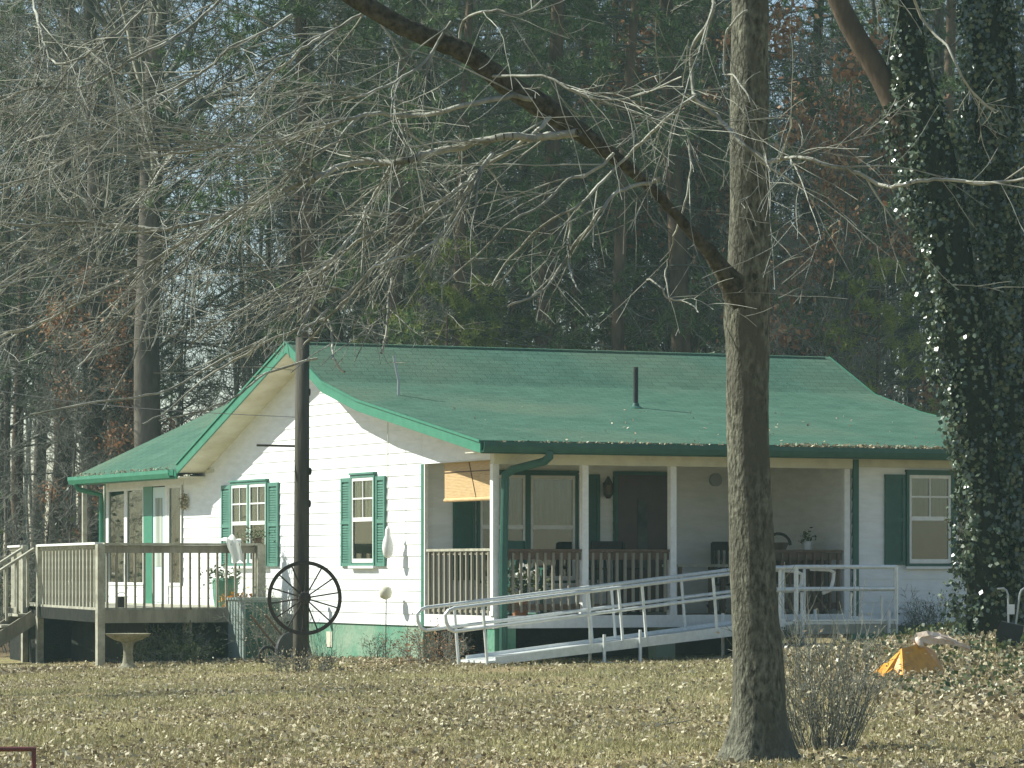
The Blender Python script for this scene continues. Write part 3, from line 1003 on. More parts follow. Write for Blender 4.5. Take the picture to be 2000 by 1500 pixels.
# stakes in the bed
def stake(name, label, cat, s, t, ztop, m, r, body):
    b = hw(s, t); b.z = terrain(b.x, b.y)
    o = thing(name, label, cat, b)
    MB().tube([(0, 0, -0.05), (0.01, 0, ztop - b.z)], 0.008, 5).build('stake', M['iron'], o)
    body(o, ztop - b.z)
    return o
stake('garden_ornament', 'round pale ornament on a thin stake before the foundation near the porch corner', 'ornament', -0.25, 3.3, 0.86, None, 0,
      lambda o, z: MB().lathe([(0.02, 0), (0.08, 0.03), (0.10, 0.10), (0.08, 0.17), (0.02, 0.20)], (0, 0, z), 14).build('ball', M['trim'], o, smooth=True))
stake('bird_feeder', 'small green feeder on a thin stake seen through the wagon wheel spokes', 'bird feeder', -0.4, 6.4, 0.84, None, 0,
      lambda o, z: MB().lathe([(0.02, 0), (0.055, 0.02), (0.035, 0.07), (0.045, 0.2), (0.07, 0.24), (0.01, 0.30)], (0, 0, z), 12).build('feeder', M['shutter'], o, smooth=True))

# dead leaves lying in the gutters
g = np.random.default_rng(21)
n = 900
P = np.stack([g.uniform(4.2, L_H + 0.4, n), -0.70 + g.normal(0, .03, n), 3.05 + g.uniform(0, .05, n)], 1)
P2 = np.stack([g.uniform(-0.3, 4.2, 160), -0.70 + g.normal(0, .02, 160), 3.05 + g.uniform(0, .03, 160)], 1)
P3 = np.stack([-0.56 + g.normal(0, .03, 170), 12.0 + 5.2 * g.random(170), 2.985 + g.uniform(0, .05, 170)], 1)
P4 = np.stack([g.uniform(0, L_H, 110), -0.6 + 4.2 * g.random(110) ** 2, np.zeros(110)], 1)
P4[:, 2] = [roofz(t) + 0.012 for t in P4[:, 1]]
gl = leaf_mesh('gutter_leaves', np.concatenate([P, P2, P3, P4]), g.uniform(.03, .07, n + 160 + 170 + 110), M['litter'], seed=8, flat=0.3)
gl.location = HC; gl.rotation_euler = (0, 0, ANG)
tag(gl, 'dead leaves piled in the roof gutters', 'leaves', kind='stuff')

# ------------------------------------------------------------------ wheelchair ramp (house axes)
ramp = thing('wheelchair_ramp', 'long aluminium wheelchair ramp with pipe handrails and platform before the porch', 'ramp', HC, ANG)
T0, T1 = -1.6, -0.65
S0, SE, S1 = -0.82, 3.75, 5.54
zr = lambda s: 0.07 + (0.57 - 0.07) * min(1, max(0, (s - S0) / (SE - S0)))
k = MB()
k.prism([(S0, T0, zr(S0)), (SE, T0, zr(SE)), (SE, T0, zr(SE) - 0.05), (S0, T0, zr(S0) - 0.03)], (0, T1 - T0, 0))
k.build('ramp_deck', M['alu'], ramp)
for t in (T0, T1):
    k = MB()
    k.prism([(S0 + 0.1, t - 0.012, zr(S0 + .1) + 0.045), (SE, t - 0.012, zr(SE) + 0.045), (SE, t - 0.012, zr(SE) - 0.11), (S0 + 0.1, t - 0.012, zr(S0 + .1) - 0.06)], (0, 0.024, 0))
    k.build('side_beam', M['alu'], ramp)
MB().box((SE + 0.005, T0, 0.535), (S1, T1 + 0.25, 0.57)).build('platform', M['alu'], ramp)
k = MB(); k.box((SE + 0.005, T0 - 0.03, 0.40), (S1 + 0.02, T0 - 0.004, 0.53)); k.box((S1 + 0.003, T0, 0.42), (S1 + 0.025, T1 + 0.25, 0.53))
k.build('platform_frame', M['woodpale'], ramp)
k = MB(); k.box((SE + 0.1, T0 - 0.035, 0.575), (S1, T0 + 0.02, 0.60)); k.build('toe_board', M['alu'], ramp)
pr = 0.026
def rail_line(t, kind):
    hi, lo = 0.77, 0.46
    a0 = S0 - 0.60
    fz_ = lambda s, h: 0.07 + (0.50) * (s - S0) / (SE - S0) + h
    # loop at the lower end
    k = MB()
    path = [(SE - 0.1, t, fz_(SE - 0.1, hi)), (a0 + 0.1, t, fz_(a0 + 0.1, hi)), (a0 + 0.02, t, fz_(a0, hi) - 0.02), (a0 - 0.03, t, fz_(a0, hi) - 0.08), (a0 - 0.02, t, fz_(a0, hi) - 0.17), (a0 + 0.03, t, fz_(a0, lo) + 0.04), (a0 + 0.10, t, fz_(a0 + .1, lo)), (SE - 0.1, t, fz_(SE - 0.1, lo))]
    k.tube(path, pr, 8)
    k.build('handrail', M['alu'], ramp)
for t in (T0, T1):
    rail_line(t, 0)
# upper return loops where the sloping rails end at the platform
for t, sx in ((T0 + 0.12, 4.52), (T0 + 0.12, 4.05)):
    z1 = 1.33 if sx > 4.3 else 1.30
    k = MB().tube([(sx - 0.45, t, z1 + 0.0), (sx - 0.08, t, z1 - 0.02), (sx + 0.03, t, z1 - 0.06), (sx + 0.02, t, z1 - 0.20), (sx - 0.03, t, z1 - 0.30), (sx - 0.42, t, z1 - 0.30)] if sx < 4.3 else
                  [(sx - 0.30, t, z1 - 0.02), (sx, t, z1 - 0.03), (sx + 0.08, t, z1 - 0.07), (sx + 0.06, t, z1 - 0.2), (sx + 0.02, t, z1 - 0.32), (sx - 0.1, t, z1 - 0.36)], 0.026, 8)
    k.build('handrail_end', M['white'], ramp)
# platform rails
for z in (1.34, 1.03):
    MB().tube([(3.63, T0, z - 0.02), (3.92, T0, z), (S1, T0, z), (S1, T1 + 0.2, z)], 0.03, 8).build('platform_rail', M['alu'], ramp)
    MB().tube([(3.75, T1 + 0.02, z - 0.01), (4.6, T1 + 0.02, z)], pr, 8).build('platform_rail', M['alu'], ramp)
def post(s, t, z0, z1, lean=0.0, r=0.022):
    MB().tube([(s + lean, t, z0), (s, t, z1)], r, 8).build('post', M['alu'], ramp)
for s in (-0.80 - 0.10, 0.66, 1.14, 1.50, 2.60, 2.95):
    for t in (T0, T1):
        if t == T1 and s in (0.66, 2.95):
            continue
        post(s, t, zr(s) - (0.10 if s < 0 else 0.02), zr(s) + 0.77 if s > S0 else 0.83, 0.07)
for s in (3.92, S1):
    post(s, T0, 0.40, 1.35, 0.0, 0.034)
post(3.66, T0, 0.45, 1.32); post(S1, T1 + 0.2, 0.4, 1.34)
for s in (4.25, 4.6):
    post(s, T1 + 0.02, 0.57, 1.33)
for s in (4.15, 4.95, 5.46):
    post(s, T0 + 0.25, 0.15, 0.98 if s < 5.3 else 0.93, 0, 0.02)
def leg(s, t):
    b = hw(s, t); z = terrain(b.x, b.y)
    k = MB().tube([(s, t, z - 0.03), (s, t, zr(s) + 0.16)], 0.024, 8)
    k.box((s - 0.09, t - 0.09, z - 0.01), (s + 0.09, t + 0.09, z + 0.015))
    k.build('support_leg', M['alu'], ramp)
for s in (0.90, 1.45, 3.2, 4.0, 5.4):
    leg(s, T0 - 0.045)
for s in (1.2, 3.3, 4.8):
    leg(s, T1 + 0.06)
MB().box((4.9, T0 + 0.3, 0.60), (5.4, T0 + 0.33, 0.64)).build('bright_bar', M['white'], ramp)

# ------------------------------------------------------------------ wooden deck
deck = thing('wooden_deck', 'grey weathered raised wooden deck with railings and steps beside the sunroom', 'deck', HC, ANG)
TD = 8.29; SC = -3.01
ex = Vector((-2.17, 14.1, 0)) ; cz = Vector((SC, TD, 0))
dz = 0.70
k = MB()
ey = cz + (ex - cz) * 1.56
k.prism([(SC, TD, dz), (-0.03, TD, dz), (-0.03, ey.y, dz), (ey.x, ey.y, dz), (ex.x, ex.y, dz)], (0, 0, -0.04))
k.build('deck_floor', M['woodpale'], deck)
MB().box((SC - 0.02, TD - 0.045, 0.46), (-0.05, TD - 0.003, dz - 0.03)).build('rim_board', M['wood'], deck)
k = MB(); k.bar(cz + Vector((-0.03, 0.05, 0.565)), ex + Vector((-0.03, 0, 0.565)), 0.04, 0.19); k.build('rim_board', M['underfloor_shade'], deck)  # rim painted near-black to merge with the shade below
def dpost(p, z0, z1, w=0.10, m='woodpale'):
    MB().box((p[0] - w / 2, p[1] - w / 2, z0), (p[0] + w / 2, p[1] + w / 2, z1)).build('post', M[m], deck)
dpost((SC, TD - 0.02), -0.6, 1.70, 0.12)
dpost((-0.33, TD - 0.02), -0.5, 1.70, 0.14)
dpost((-1.5, TD + 0.15), -0.5, dz - 0.05, 0.12)
dpost((ex.x, ex.y), -0.8, 1.72, 0.11)
dl = ex - cz
railing(deck, (-0.36, TD - 0.02, 0), (SC + 0.05, TD - 0.02, 0), 0.60, 1.72, 17, M['wood'], capw=0.14, board=0.12, bal=0.032, bottom=0, tail=0.08, capm=M['woodpale'])  # darker wood paints the shade on the front rail
railing(deck, (SC, TD + 0.03, 0), (ex.x, ex.y - 0.05, 0), 0.60, 1.73, 17, M['woodpale'], capw=0.14, board=0.05, bal=0.042, bottom=0, tail=0.10, capm=M['white'])  # paler wood and white caps paint the sunlight on this side
# near-black sheet set in under the left side, painting the under-deck shade
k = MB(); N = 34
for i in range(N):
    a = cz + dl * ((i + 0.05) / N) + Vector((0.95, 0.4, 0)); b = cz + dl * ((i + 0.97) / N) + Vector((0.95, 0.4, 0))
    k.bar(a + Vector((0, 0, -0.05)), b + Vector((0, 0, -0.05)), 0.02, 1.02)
k.build('underfloor_shade', M['underfloor_shade'], deck)
MB().box((-1.6, TD + 1.2, -0.6), (-1.5, TD + 5.8, 0.60)).build('underdeck_backing', M['underfloor_shade'], deck)  # near-black backing that paints the dark below the deck
MB().box((ey.x, ey.y - 0.03, -0.6), (-0.03, ey.y, 0.64)).build('underfloor_shade', M['underfloor_shade'], deck)  # closes the far end with the same painted shade
k = MB(); k.bar(ex + Vector((0, 0, -0.05)), ey + Vector((0, 0, -0.05)), 0.02, 1.3); k.build('underfloor_shade', M['underfloor_shade'], deck)
# stairs going down to the left from the far end
fz1 = ex + Vector((-0.05, 0.15, 0)); wdt = Vector((0.1, 1.05, 0))
dn = Vector((-1, -0.05, 0)).normalized()
for i in range(5):
    z = dz - 0.19 * (i + 1)
    a = fz1 + dn * (0.30 * i + 0.15)
    k = MB(); k.bar(a + Vector((0, 0, z)), a + wdt + Vector((0, 0, z)), 0.29, 0.045, up=(0, 0, 1))
    k.build('stair_tread', M['woodpale'], deck)
for off in (Vector((0, 0, 0)), wdt):
    k = MB(); k.bar(fz1 + off + Vector((0, 0, dz - 0.22)), fz1 + off + dn * 1.7 + Vector((0, 0, dz - 1.25)), 0.04, 0.24); k.build('stringer', M['wood'], deck)
    o = MB(); o.bar(fz1 + off + Vector((0, 0, 1.66)), fz1 + off + dn * 1.7 + Vector((0, 0, 0.62)), 0.10, 0.04); o = o.build('stair_rail', M['woodpale'], deck)
    for i in range(9):
        p = fz1 + off + dn * (0.12 + 0.19 * i)
        zt = 1.64 - 1.04 * (0.12 + 0.19 * i) / 1.7
        MB().box((p.x - 0.02, p.y - 0.02, zt - 0.92), (p.x + 0.02, p.y + 0.02, zt)).build('baluster', M['woodpale'], o)
    p = fz1 + off + dn * 1.66
    dpost((p.x, p.y), -0.9, 0.75)
far_p = ex + wdt + Vector((0.0, 0.15, 0))
dpost((far_p.x, far_p.y), -0.8, 1.72)
railing(deck, (far_p.x, far_p.y + 0.1, 0), (ey.x, ey.y, 0), 0.60, 1.73, 14, M['woodpale'], capw=0.12, board=0.05, bal=0.042, bottom=0, tail=0.1, capm=M['white'])  # sunlit tone painted here too by pale wood and white cap

# objects on the deck
cl = hthing('white_cloth', 'crumpled white cloth draped over the deck rail near its right end', 'cloth', -0.80, TD - 0.03, 1.72)
mb = MB()
N1, N2 = 12, 10
for i in range(N1):
    for j in range(N2):
        u_, v_ = i / (N1 - 1), j / (N2 - 1)
        x = (u_ - 0.5) * 0.30 * (1 - 0.35 * v_) + 0.012 * math.sin(v_ * 9) - 0.05 + 0.10 * v_
        if v_ < 0.35:
            y, z = 0.10 - v_ * 0.5, 0.04 + 0.08 * math.sin(v_ * 9) * math.sin(u_ * 3.1) + 0.03 * math.sin(u_ * 14)
        else:
            y, z = -0.085 - 0.03 * math.sin(u_ * 11 + v_ * 2), 0.03 - (v_ - 0.35) * (0.50 + 0.05 * math.sin(u_ * 7))
        mb.v.append((x, y, z))
for i in range(N1 - 1):
    for j in range(N2 - 1):
        a = i * N2 + j
        mb.f.append((a, a + 1, a + N2 + 1, a + N2))
mb.build('cloth_folds', M['cloth'], cl, smooth=True)
gp = hthing('planter', 'large pale green planter with orange blooms standing on the deck near its right end', 'planter', -0.75, TD + 0.45, dz)
MB().lathe([(0.17, 0), (0.20, 0.2), (0.21, 0.42), (0.19, 0.46)], n=18).build('pot', M['found'], gp, smooth=False)
g = np.random.default_rng(31)
leaf_mesh('blooms', g.normal(0, 1, (120, 3)) * np.array([.14, .08, .05]) + np.array([.1, -0.28, .14]), g.uniform(.04, .08, 120), M['orangeflower'], gp, seed=2, aspect=.9)
leaf_mesh('foliage', g.normal(0, 1, (200, 3)) * np.array([.14, .12, .07]) + np.array([0, 0, .5]), g.uniform(.04, .09, 200), M['shrubleaf'], gp, seed=3)
lt = hthing('rail_planter', 'small leafy plant on the right end post of the deck rail', 'plant', -0.36, TD, 1.72)
MB().lathe([(0.05, 0), (0.07, 0.09)], n=12).build('pot', M['wooddark'], lt)
leaf_mesh('foliage', g.normal(0, 1, (160, 3)) * np.array([.13, .08, .07]) + np.array([-.03, 0, .13]), g.uniform(.03, .07, 160), M['shrubleaf'], lt, seed=13)
bk = hthing('small_bucket', 'small dark bucket on the deck floor behind the balusters', 'bucket', -2.55, TD + 0.3, dz)
MB().lathe([(0.07, 0), (0.085, 0.16), (0.09, 0.17)], n=14).build('bucket_body', M['black'], bk)
MB().tube([(math.cos(a) * 0.085, 0, 0.16 + math.sin(a) * 0.08) for a in np.linspace(0, math.pi, 9)], 0.006, 5).build('handle', M['iron'], bk)

# ------------------------------------------------------------------ yard objects
def ground_at(px, py):
    """where the photo's pixel meets the terrain"""
    Y = 20.0
    while Y < 120:
        p = at(px, py, Y)
        if p.z <= terrain(p.x, p.y):
            return p
        Y += 0.05
    return at(px, py, 60)

# utility pole
PB = at(588, 1313, 49.8); PB.z = terrain(PB.x, PB.y)
pole = thing('utility_pole', 'dark weathered wooden utility pole standing before the white gable wall', 'pole', PB)
MB().tube([(0, 0, -0.3), (0.0, 0, 0.5), (0.01, 0, 2.5), (0.02, 0, 4.66)], [0.118, 0.112, 0.105, 0.095], 16).build('pole_shaft', M['pole'], pole, smooth=True)
MB().tube([(0, 0.03, 3.15), (-0.62, 0.05, 3.165)], 0.016, 8).build('bracket_arm', M['iron'], pole)
for z, r in ((2.80, .035), (2.35, .025), (3.9, .02)):
    MB().lathe([(r * .6, -0.05), (r, -0.02), (r, 0.03), (r * .6, 0.05)], (0.115, -0.02, z), 10).build('insulator', M['black'], pole)
MB().tube([(0.06, 0, 4.3), (0.13, -0.02, 4.72)], 0.012, 6).build('top_pin', M['iron'], pole)
MB().lathe([(0.015, 0), (0.03, 0.02), (0.028, 0.06), (0.01, 0.08)], (0.13, -0.02, 4.70), 10).build('insulator', M['white'], pole, smooth=True)
# a service wire runs to the pole from the left
wr_ = MB()
A = PB + Vector((0, 0, 3.55)); B = Vector((-16, 62, 7.0))
wr_.tube([A.lerp(B, i / 14) + Vector((0, 0, -1.0 * math.sin(math.pi * i / 14) * 0.8)) for i in range(15)], 0.006, 4)
tag(wr_.build('service_wire', M['wire']), 'thin dark wire running from the utility pole to the left', 'wire')

# wagon wheel on the pole
WC = at(595, 1168, 49.62)
wheel = thing('wagon_wheel', 'rusty iron wagon wheel with thin spokes hung on the utility pole', 'wheel', (WC.x, WC.y, WC.z), R(4))
mb = MB(); N = 56; Rr = 0.515
for i in range(N):
    a0, a1 = 2 * math.pi * i / N, 2 * math.pi * (i + 1) / N
    q = []
    for (r, y) in ((Rr - 0.052, -0.032), (Rr, -0.032), (Rr, 0.032), (Rr - 0.052, 0.032)):
        q.append((r * math.cos(a0), y, r * math.sin(a0)))
    for (r, y) in ((Rr - 0.052, -0.032), (Rr, -0.032), (Rr, 0.032), (Rr - 0.052, 0.032)):
        q.append((r * math.cos(a1), y, r * math.sin(a1)))
    n0 = len(mb.v); mb.v += q
    for j in range(4):
        jj = (j + 1) % 4
        mb.f.append((n0 + j, n0 + jj, n0 + 4 + jj, n0 + 4 + j))
mb.build('rim', M['iron'], wheel)
MB().tube([(0, -0.10, 0), (0, -0.06, 0), (0, 0.05, 0)], [0.05, 0.085, 0.09], 16).build('hub', M['iron'], wheel)
for i in range(14):
    a = 2 * math.pi * (i + 0.35) / 14
    MB().tube([(0.05 * math.cos(a), -0.02 + 0.03 * (i % 2), 0.05 * math.sin(a)), (0.48 * math.cos(a), 0, 0.48 * math.sin(a))], 0.011, 6).build('spoke', M['iron'], wheel)

# bird bath
bb = ground_at(250, 1309)
bath = thing('bird_bath', 'mossy concrete bird bath with scalloped bowl in front of the deck', 'bird bath', (bb.x, bb.y, bb.z))
MB().lathe([(0.17, -0.03), (0.17, 0.04), (0.12, 0.07), (0.085, 0.12), (0.07, 0.26), (0.085, 0.40), (0.12, 0.44)], n=20).build('pedestal', M['conc'], bath, smooth=True)
MB().lathe([(0.10, 0.43), (0.22, 0.47), (0.31, 0.53), (0.34, 0.565), (0.315, 0.565), (0.22, 0.52), (0.02, 0.50)], n=64, wob=lambda a, z: 1 + (0.05 * abs(math.sin(a * 9)) if z > 0.52 else 0)).build('bowl', M['conc'], bath)

# air conditioner cabinet in front of the deck's right part
ab = hw(-0.88, TD - 0.75); ab.z = terrain(ab.x, ab.y)
ac = thing('air_conditioner', 'grey-green metal air conditioner cabinet before the right end of the deck', 'air conditioner', ab, ANG)
MB().box((0.0, 0.0, 0.03), (0.62, 0.72, 0.98)).build('cabinet', M['acbox'], ac)
MB().box((-0.02, -0.02, 0.981), (0.64, 0.74, 1.02)).build('top_cover', M['acbox'], ac)
MB().box((0.03, -0.006, 0.07), (0.59, -0.001, 0.95)).build('shaded_front_panel', M['dkgreen'], ac)  # dark green puts the front face's shade into its colour
for x in (0.05, 0.57):
    MB().box((x - 0.04, -0.03, -0.08), (x + 0.04, 0.70, 0.028)).build('foot', M['conc'], ac)

# wheel hoe leaning by the foundation
wb = hw(-0.75, 5.95); wb.z = terrain(wb.x, wb.y)
hoe = thing('wheelbarrow', 'dark wheelbarrow tipped up against the foundation right of the pole', 'wheelbarrow', wb, ANG)
mb = MB(); N = 20
mb.lathe([(0.02, 0.0), (0.28, 0.0), (0.34, 0.10), (0.33, 0.13), (0.02, 0.16)], n=26)
o = mb.build('tray', M['black'], hoe, smooth=False)
o.rotation_euler = (R(80), 0, R(20)); o.location = (0.0, 0.0, 0.14)
for dx in (-0.2, 0.05):
    MB().tube([(dx + 0.2, 0.1, 0.06), (dx - 0.35, 0.2, 0.75)], 0.018, 7).build('handle', M['wooddark'], hoe)
mb = MB().tube([(math.cos(a) * 0.13 - 0.32, 0.05, 0.13 + math.sin(a) * 0.13) for a in np.linspace(0, 2 * math.pi, 22)], 0.025, 8, caps=False)
mb.build('tyre', M['black'], hoe)

# ochre sheet with bleached driftwood
ob = ground_at(1800, 1322)
sheet = thing('plastic_sheet', 'ochre orange plastic sheet draped tent-like over something on the leafy mound', 'plastic sheet', ob)
Ys = ob.y
def rel(px, py, dy): return at(px, py, Ys + dy) - ob
k = MB()
A1, A2, A3, A4 = rel(1762, 1266, -.15), rel(1800, 1257, .15), rel(1824, 1271, .35), rel(1850, 1322, .15)
A5, A6 = rel(1800, 1330, -.2), rel(1766, 1326, -.5)
k.prism([A1, A2, A3, A4, A5, A6], Vector((0.01, 0.02, -0.006)))
k.build('sheet_panel', M['orange'], sheet)
k = MB()
k.prism([A1 + Vector((-.004, 0, 0)), A6 + Vector((-.004, 0, 0)), rel(1744, 1306, -.25), rel(1722, 1322, -.3), rel(1738, 1288, .05)], Vector((0.008, 0.02, -0.004)))
k.build('sheet_panel', M['orange'], sheet)
k = MB()
k.prism([rel(1720, 1300, -.05), rel(1733, 1292, -.02), rel(1736, 1308, -.2), rel(1712, 1330, -.3), rel(1700, 1334, -.3), rel(1706, 1314, -.15)], Vector((0.008, 0.02, -0.004)))
k.build('sheet_corner', M['orange'], sheet)
k = MB()
k.prism([rel(1682, 1332, -.1), rel(1700, 1318, -.05), rel(1704, 1334, -.2), rel(1690, 1345, -.3)], Vector((0.008, 0.02, -0.004)))
k.build('sheet_corner', M['orange'], sheet)
dpos = at(1830, 1262, Ys + 0.15)
dw = thing('driftwood', 'bleached pinkish driftwood lump with a long tapering end on top of the ochre sheet', 'driftwood', dpos)
def R2(px, py, dy=0): return at(px, py, Ys + 0.15 + dy) - dpos
k = MB().tube([R2(1786, 1254), R2(1795, 1247), R2(1812, 1246), R2(1835, 1247), R2(1850, 1250), R2(1866, 1256), R2(1880, 1261), R2(1893, 1268)], [0.015, 0.045, 0.065, 0.055, 0.038, 0.022, 0.016, 0.010], 12)
for i, v in enumerate(k.v):
    q = Vector(v); q += Vector((math.sin(i * 2.1), math.cos(i * 1.3), math.sin(i * 3.7))) * 0.022; k.v[i] = tuple(q)
k.build('wood_lump', M['drift'], dw)
k = MB().tube([R2(1800, 1262, -.1), R2(1793, 1250), R2(1798, 1244)], [0.03, 0.05, 0.02], 8); k.build('knot', M['drift'], dw, smooth=True)

# dark cart with bent handles at the right edge
cb = ground_at(1972, 1271)
cart = thing('garden_cart', 'small dark wheeled cart with two bent tube handles at the foot of the ivy tree', 'cart', cb, R(-10))
k = MB().prism([(-0.14, -0.15, 0.06), (0.14, -0.15, 0.06), (0.17, -0.15, 0.30), (-0.10, -0.15, 0.36), (-0.16, -0.15, 0.22)], (0, 0.35, 0)); k.build('cart_body', M['black'], cart)
for x0, d_ in ((-0.02, -1), (0.12, 1)):
    k = MB().tube([(x0 * 0.6, 0, 0.30), (x0, 0, 0.68), (x0 + d_ * 0.02, 0, 0.73), (x0 + d_ * 0.05, 0, 0.75), (x0 + d_ * 0.13, 0, 0.745)], 0.012, 8); k.build('handle', M['greyblue'], cart)
MB().box((-0.03, -0.03, 0.44), (0.06, -0.015, 0.56)).build('tag', M['white'], cart)
for x in (-0.16, 0.17):
    MB().tube([(x, -0.05, 0.09), (x + 0.03, -0.05, 0.09)], 0.09, 16).build('wheel', M['black'], cart)

# red pipe rail in the lower left corner
rp = at(66, 1463, 18.0); gz = terrain(rp.x, rp.y)
pipe = thing('pipe_barrier', 'low dark red pipe rail cut by the lower left corner of the photo', 'barrier', (rp.x, rp.y, gz))
h = rp.z - gz
MB().tube([(0, 0, -0.2), (0, 0, h)], 0.0125, 10).build('post', M['redpipe'], pipe)
MB().tube([(0.012, 0, h), (-1.6, -0.1, h + 0.0)], 0.0125, 10).build('top_rail', M['redpipe'], pipe)
MB().tube([(-1.5, -0.1, -0.2), (-1.5, -0.1, h)], 0.0125, 10).build('post', M['redpipe'], pipe)

# ------------------------------------------------------------------ woody growth
def rdir(r):
    while True:
        v = Vector((r.uniform(-1, 1), r.uniform(-1, 1), r.uniform(-1, 1)))
        if 0.05 < v.length < 1:
            return v.normalized()


def twig(sg, p, d, L, r0, lev, r, droop=0.0, wob=0.16, n=6, side=3, shrink=0.5, minr=0.002, spread=(0.45, 0.95), zmin=None):
    """one curving twig with side twigs"""
    p = Vector(p); d = Vector(d).normalized()
    step = L / n
    rr = r0
    for i in range(n):
        d2 = (d + rdir(r) * wob + Vector((0, 0, -droop * step))).normalized()
        q = p + d2 * step
        if zmin is not None and q.z < zmin:
            return
        r1 = max(minr, r0 * (1 - 0.8 * (i + 1) / n))
        sg.add(p, q, rr, r1)
        if lev > 0 and i > 0:
            for _ in range(side if i > 0 else 1):
                if r.random() < 0.62:
                    ax = d2.cross(rdir(r))
                    if ax.length < 1e-3: continue
                    ax.normalize()
                    ang = r.uniform(*spread)
                    nd = (d2 * math.cos(ang) + ax * math.sin(ang))
                    twig(sg, p.lerp(q, r.random()), nd, L * shrink * r.uniform(0.6, 1.15), max(minr, r1 * 0.6), lev - 1, r, droop, wob * 1.15, max(3, n - 2), side, shrink, minr, spread, zmin)
        p, d, rr = q, d2, r1


# ---- the foreground tree
TY = 24.3
def smooth_path(pts, sub=4):
    """Catmull-Rom through tuples"""
    P = [Vector(p) for p in pts]
    out = []
    for i in range(len(P) - 1):
        p0 = P[max(0, i - 1)]; p1 = P[i]; p2 = P[i + 1]; p3 = P[min(len(P) - 1, i + 2)]
        for k_ in range(sub):
            t = k_ / sub
            out.append(0.5 * ((2 * p1) + (p2 - p0) * t + (2 * p0 - 5 * p1 + 4 * p2 - p3) * t * t + (3 * p1 - p0 - 3 * p2 + p3) * t ** 3))
    out.append(P[-1])
    return out

tb_ = at(1484, 1495, TY)
oak = thing('oak_tree', 'bare oak with tall grey trunk right of centre in the foreground, limbs sweeping left', 'tree', (tb_.x, tb_.y, 0))
off = Vector((tb_.x, tb_.y, 0))
tr_pts = [(1487, 1530, 170), (1486, 1495, 142), (1484, 1465, 122), (1483, 1420, 110), (1481, 1350, 104), (1479, 1280, 98), (1474, 1200, 92), (1469, 1100, 88), (1466, 1000, 85), (1463, 900, 83), (1461, 800, 82), (1461, 700, 84), (1459, 620, 88), (1462, 550, 86), (1463, 480, 82), (1463, 400, 77), (1462, 300, 75), (1463, 200, 74), (1464, 100, 73), (1466, 0, 72), (1468, -200, 66), (1462, -500, 56), (1475, -900, 40), (1470, -1400, 18)]
pp = smooth_path([(a, b, c) for a, b, c in tr_pts], 5)
pts = [at(q.x, q.y, TY) - off for q in pp]
rad = [q.z / 2 / F * TY for q in pp]
mb = MB()
nS = 28
for i, (p, r_) in enumerate(zip(pts, rad)):
    m0 = len(mb.v)
    for k_ in range(nS):
        a = 2 * math.pi * k_ / nS
        zz = p.z
        fl = 1 + 0.03 * math.sin(a * 5 + zz * 2.1) + 0.02 * math.sin(a * 9 - zz * 6) + (max(0, 0.42 - zz) ** 1.5 * 1.3 * abs(math.sin(a * 2.5 + .4)))
        fl += rnd.uniform(-0.014, 0.014)
        mb.v.append((p.x + r_ * fl * math.cos(a), p.y + r_ * fl * math.sin(a), p.z))
    if i:
        for k_ in range(nS):
            j = (k_ + 1) % nS
            mb.f.append((m0 - nS + k_, m0 - nS + j, m0 + j, m0 + k_))
mb.build('trunk', M['bark'], oak, smooth=True)
# great limb from the fork
limb_px = [(1470, 680, 30), (1456, 615, 48), (1430, 558, 50), (1402, 515, 33), (1368, 472, 25), (1325, 425, 20), (1280, 375, 20), (1230, 330, 23), (1180, 292, 30), (1120, 248, 37), (1060, 208, 46), (1000, 172, 42), (950, 132, 40), (900, 98, 38), (850, 78, 37), (800, 58, 36), (740, 25, 35), (680, -10, 32), (600, -70, 28), (480, -160, 20), (330, -260, 12)]
q = smooth_path([(a, b, c) for a, b, c in limb_px], 4)
def limbY(i, n): return TY + 0.0 - 0.9 * i / n
lp = [at(v.x, v.y, limbY(i, len(q))) - off for i, v in enumerate(q)]
mb = MB().tube([p + Vector((rnd.uniform(-1, 1), rnd.uniform(-1, 1), rnd.uniform(-1, 1))) * .004 for p in lp], [v.z / 2 / F * TY * (1 + rnd.uniform(-.05, .05)) for v in q], 14)
mb.build('limb', M['limbbark'], oak, smooth=True)

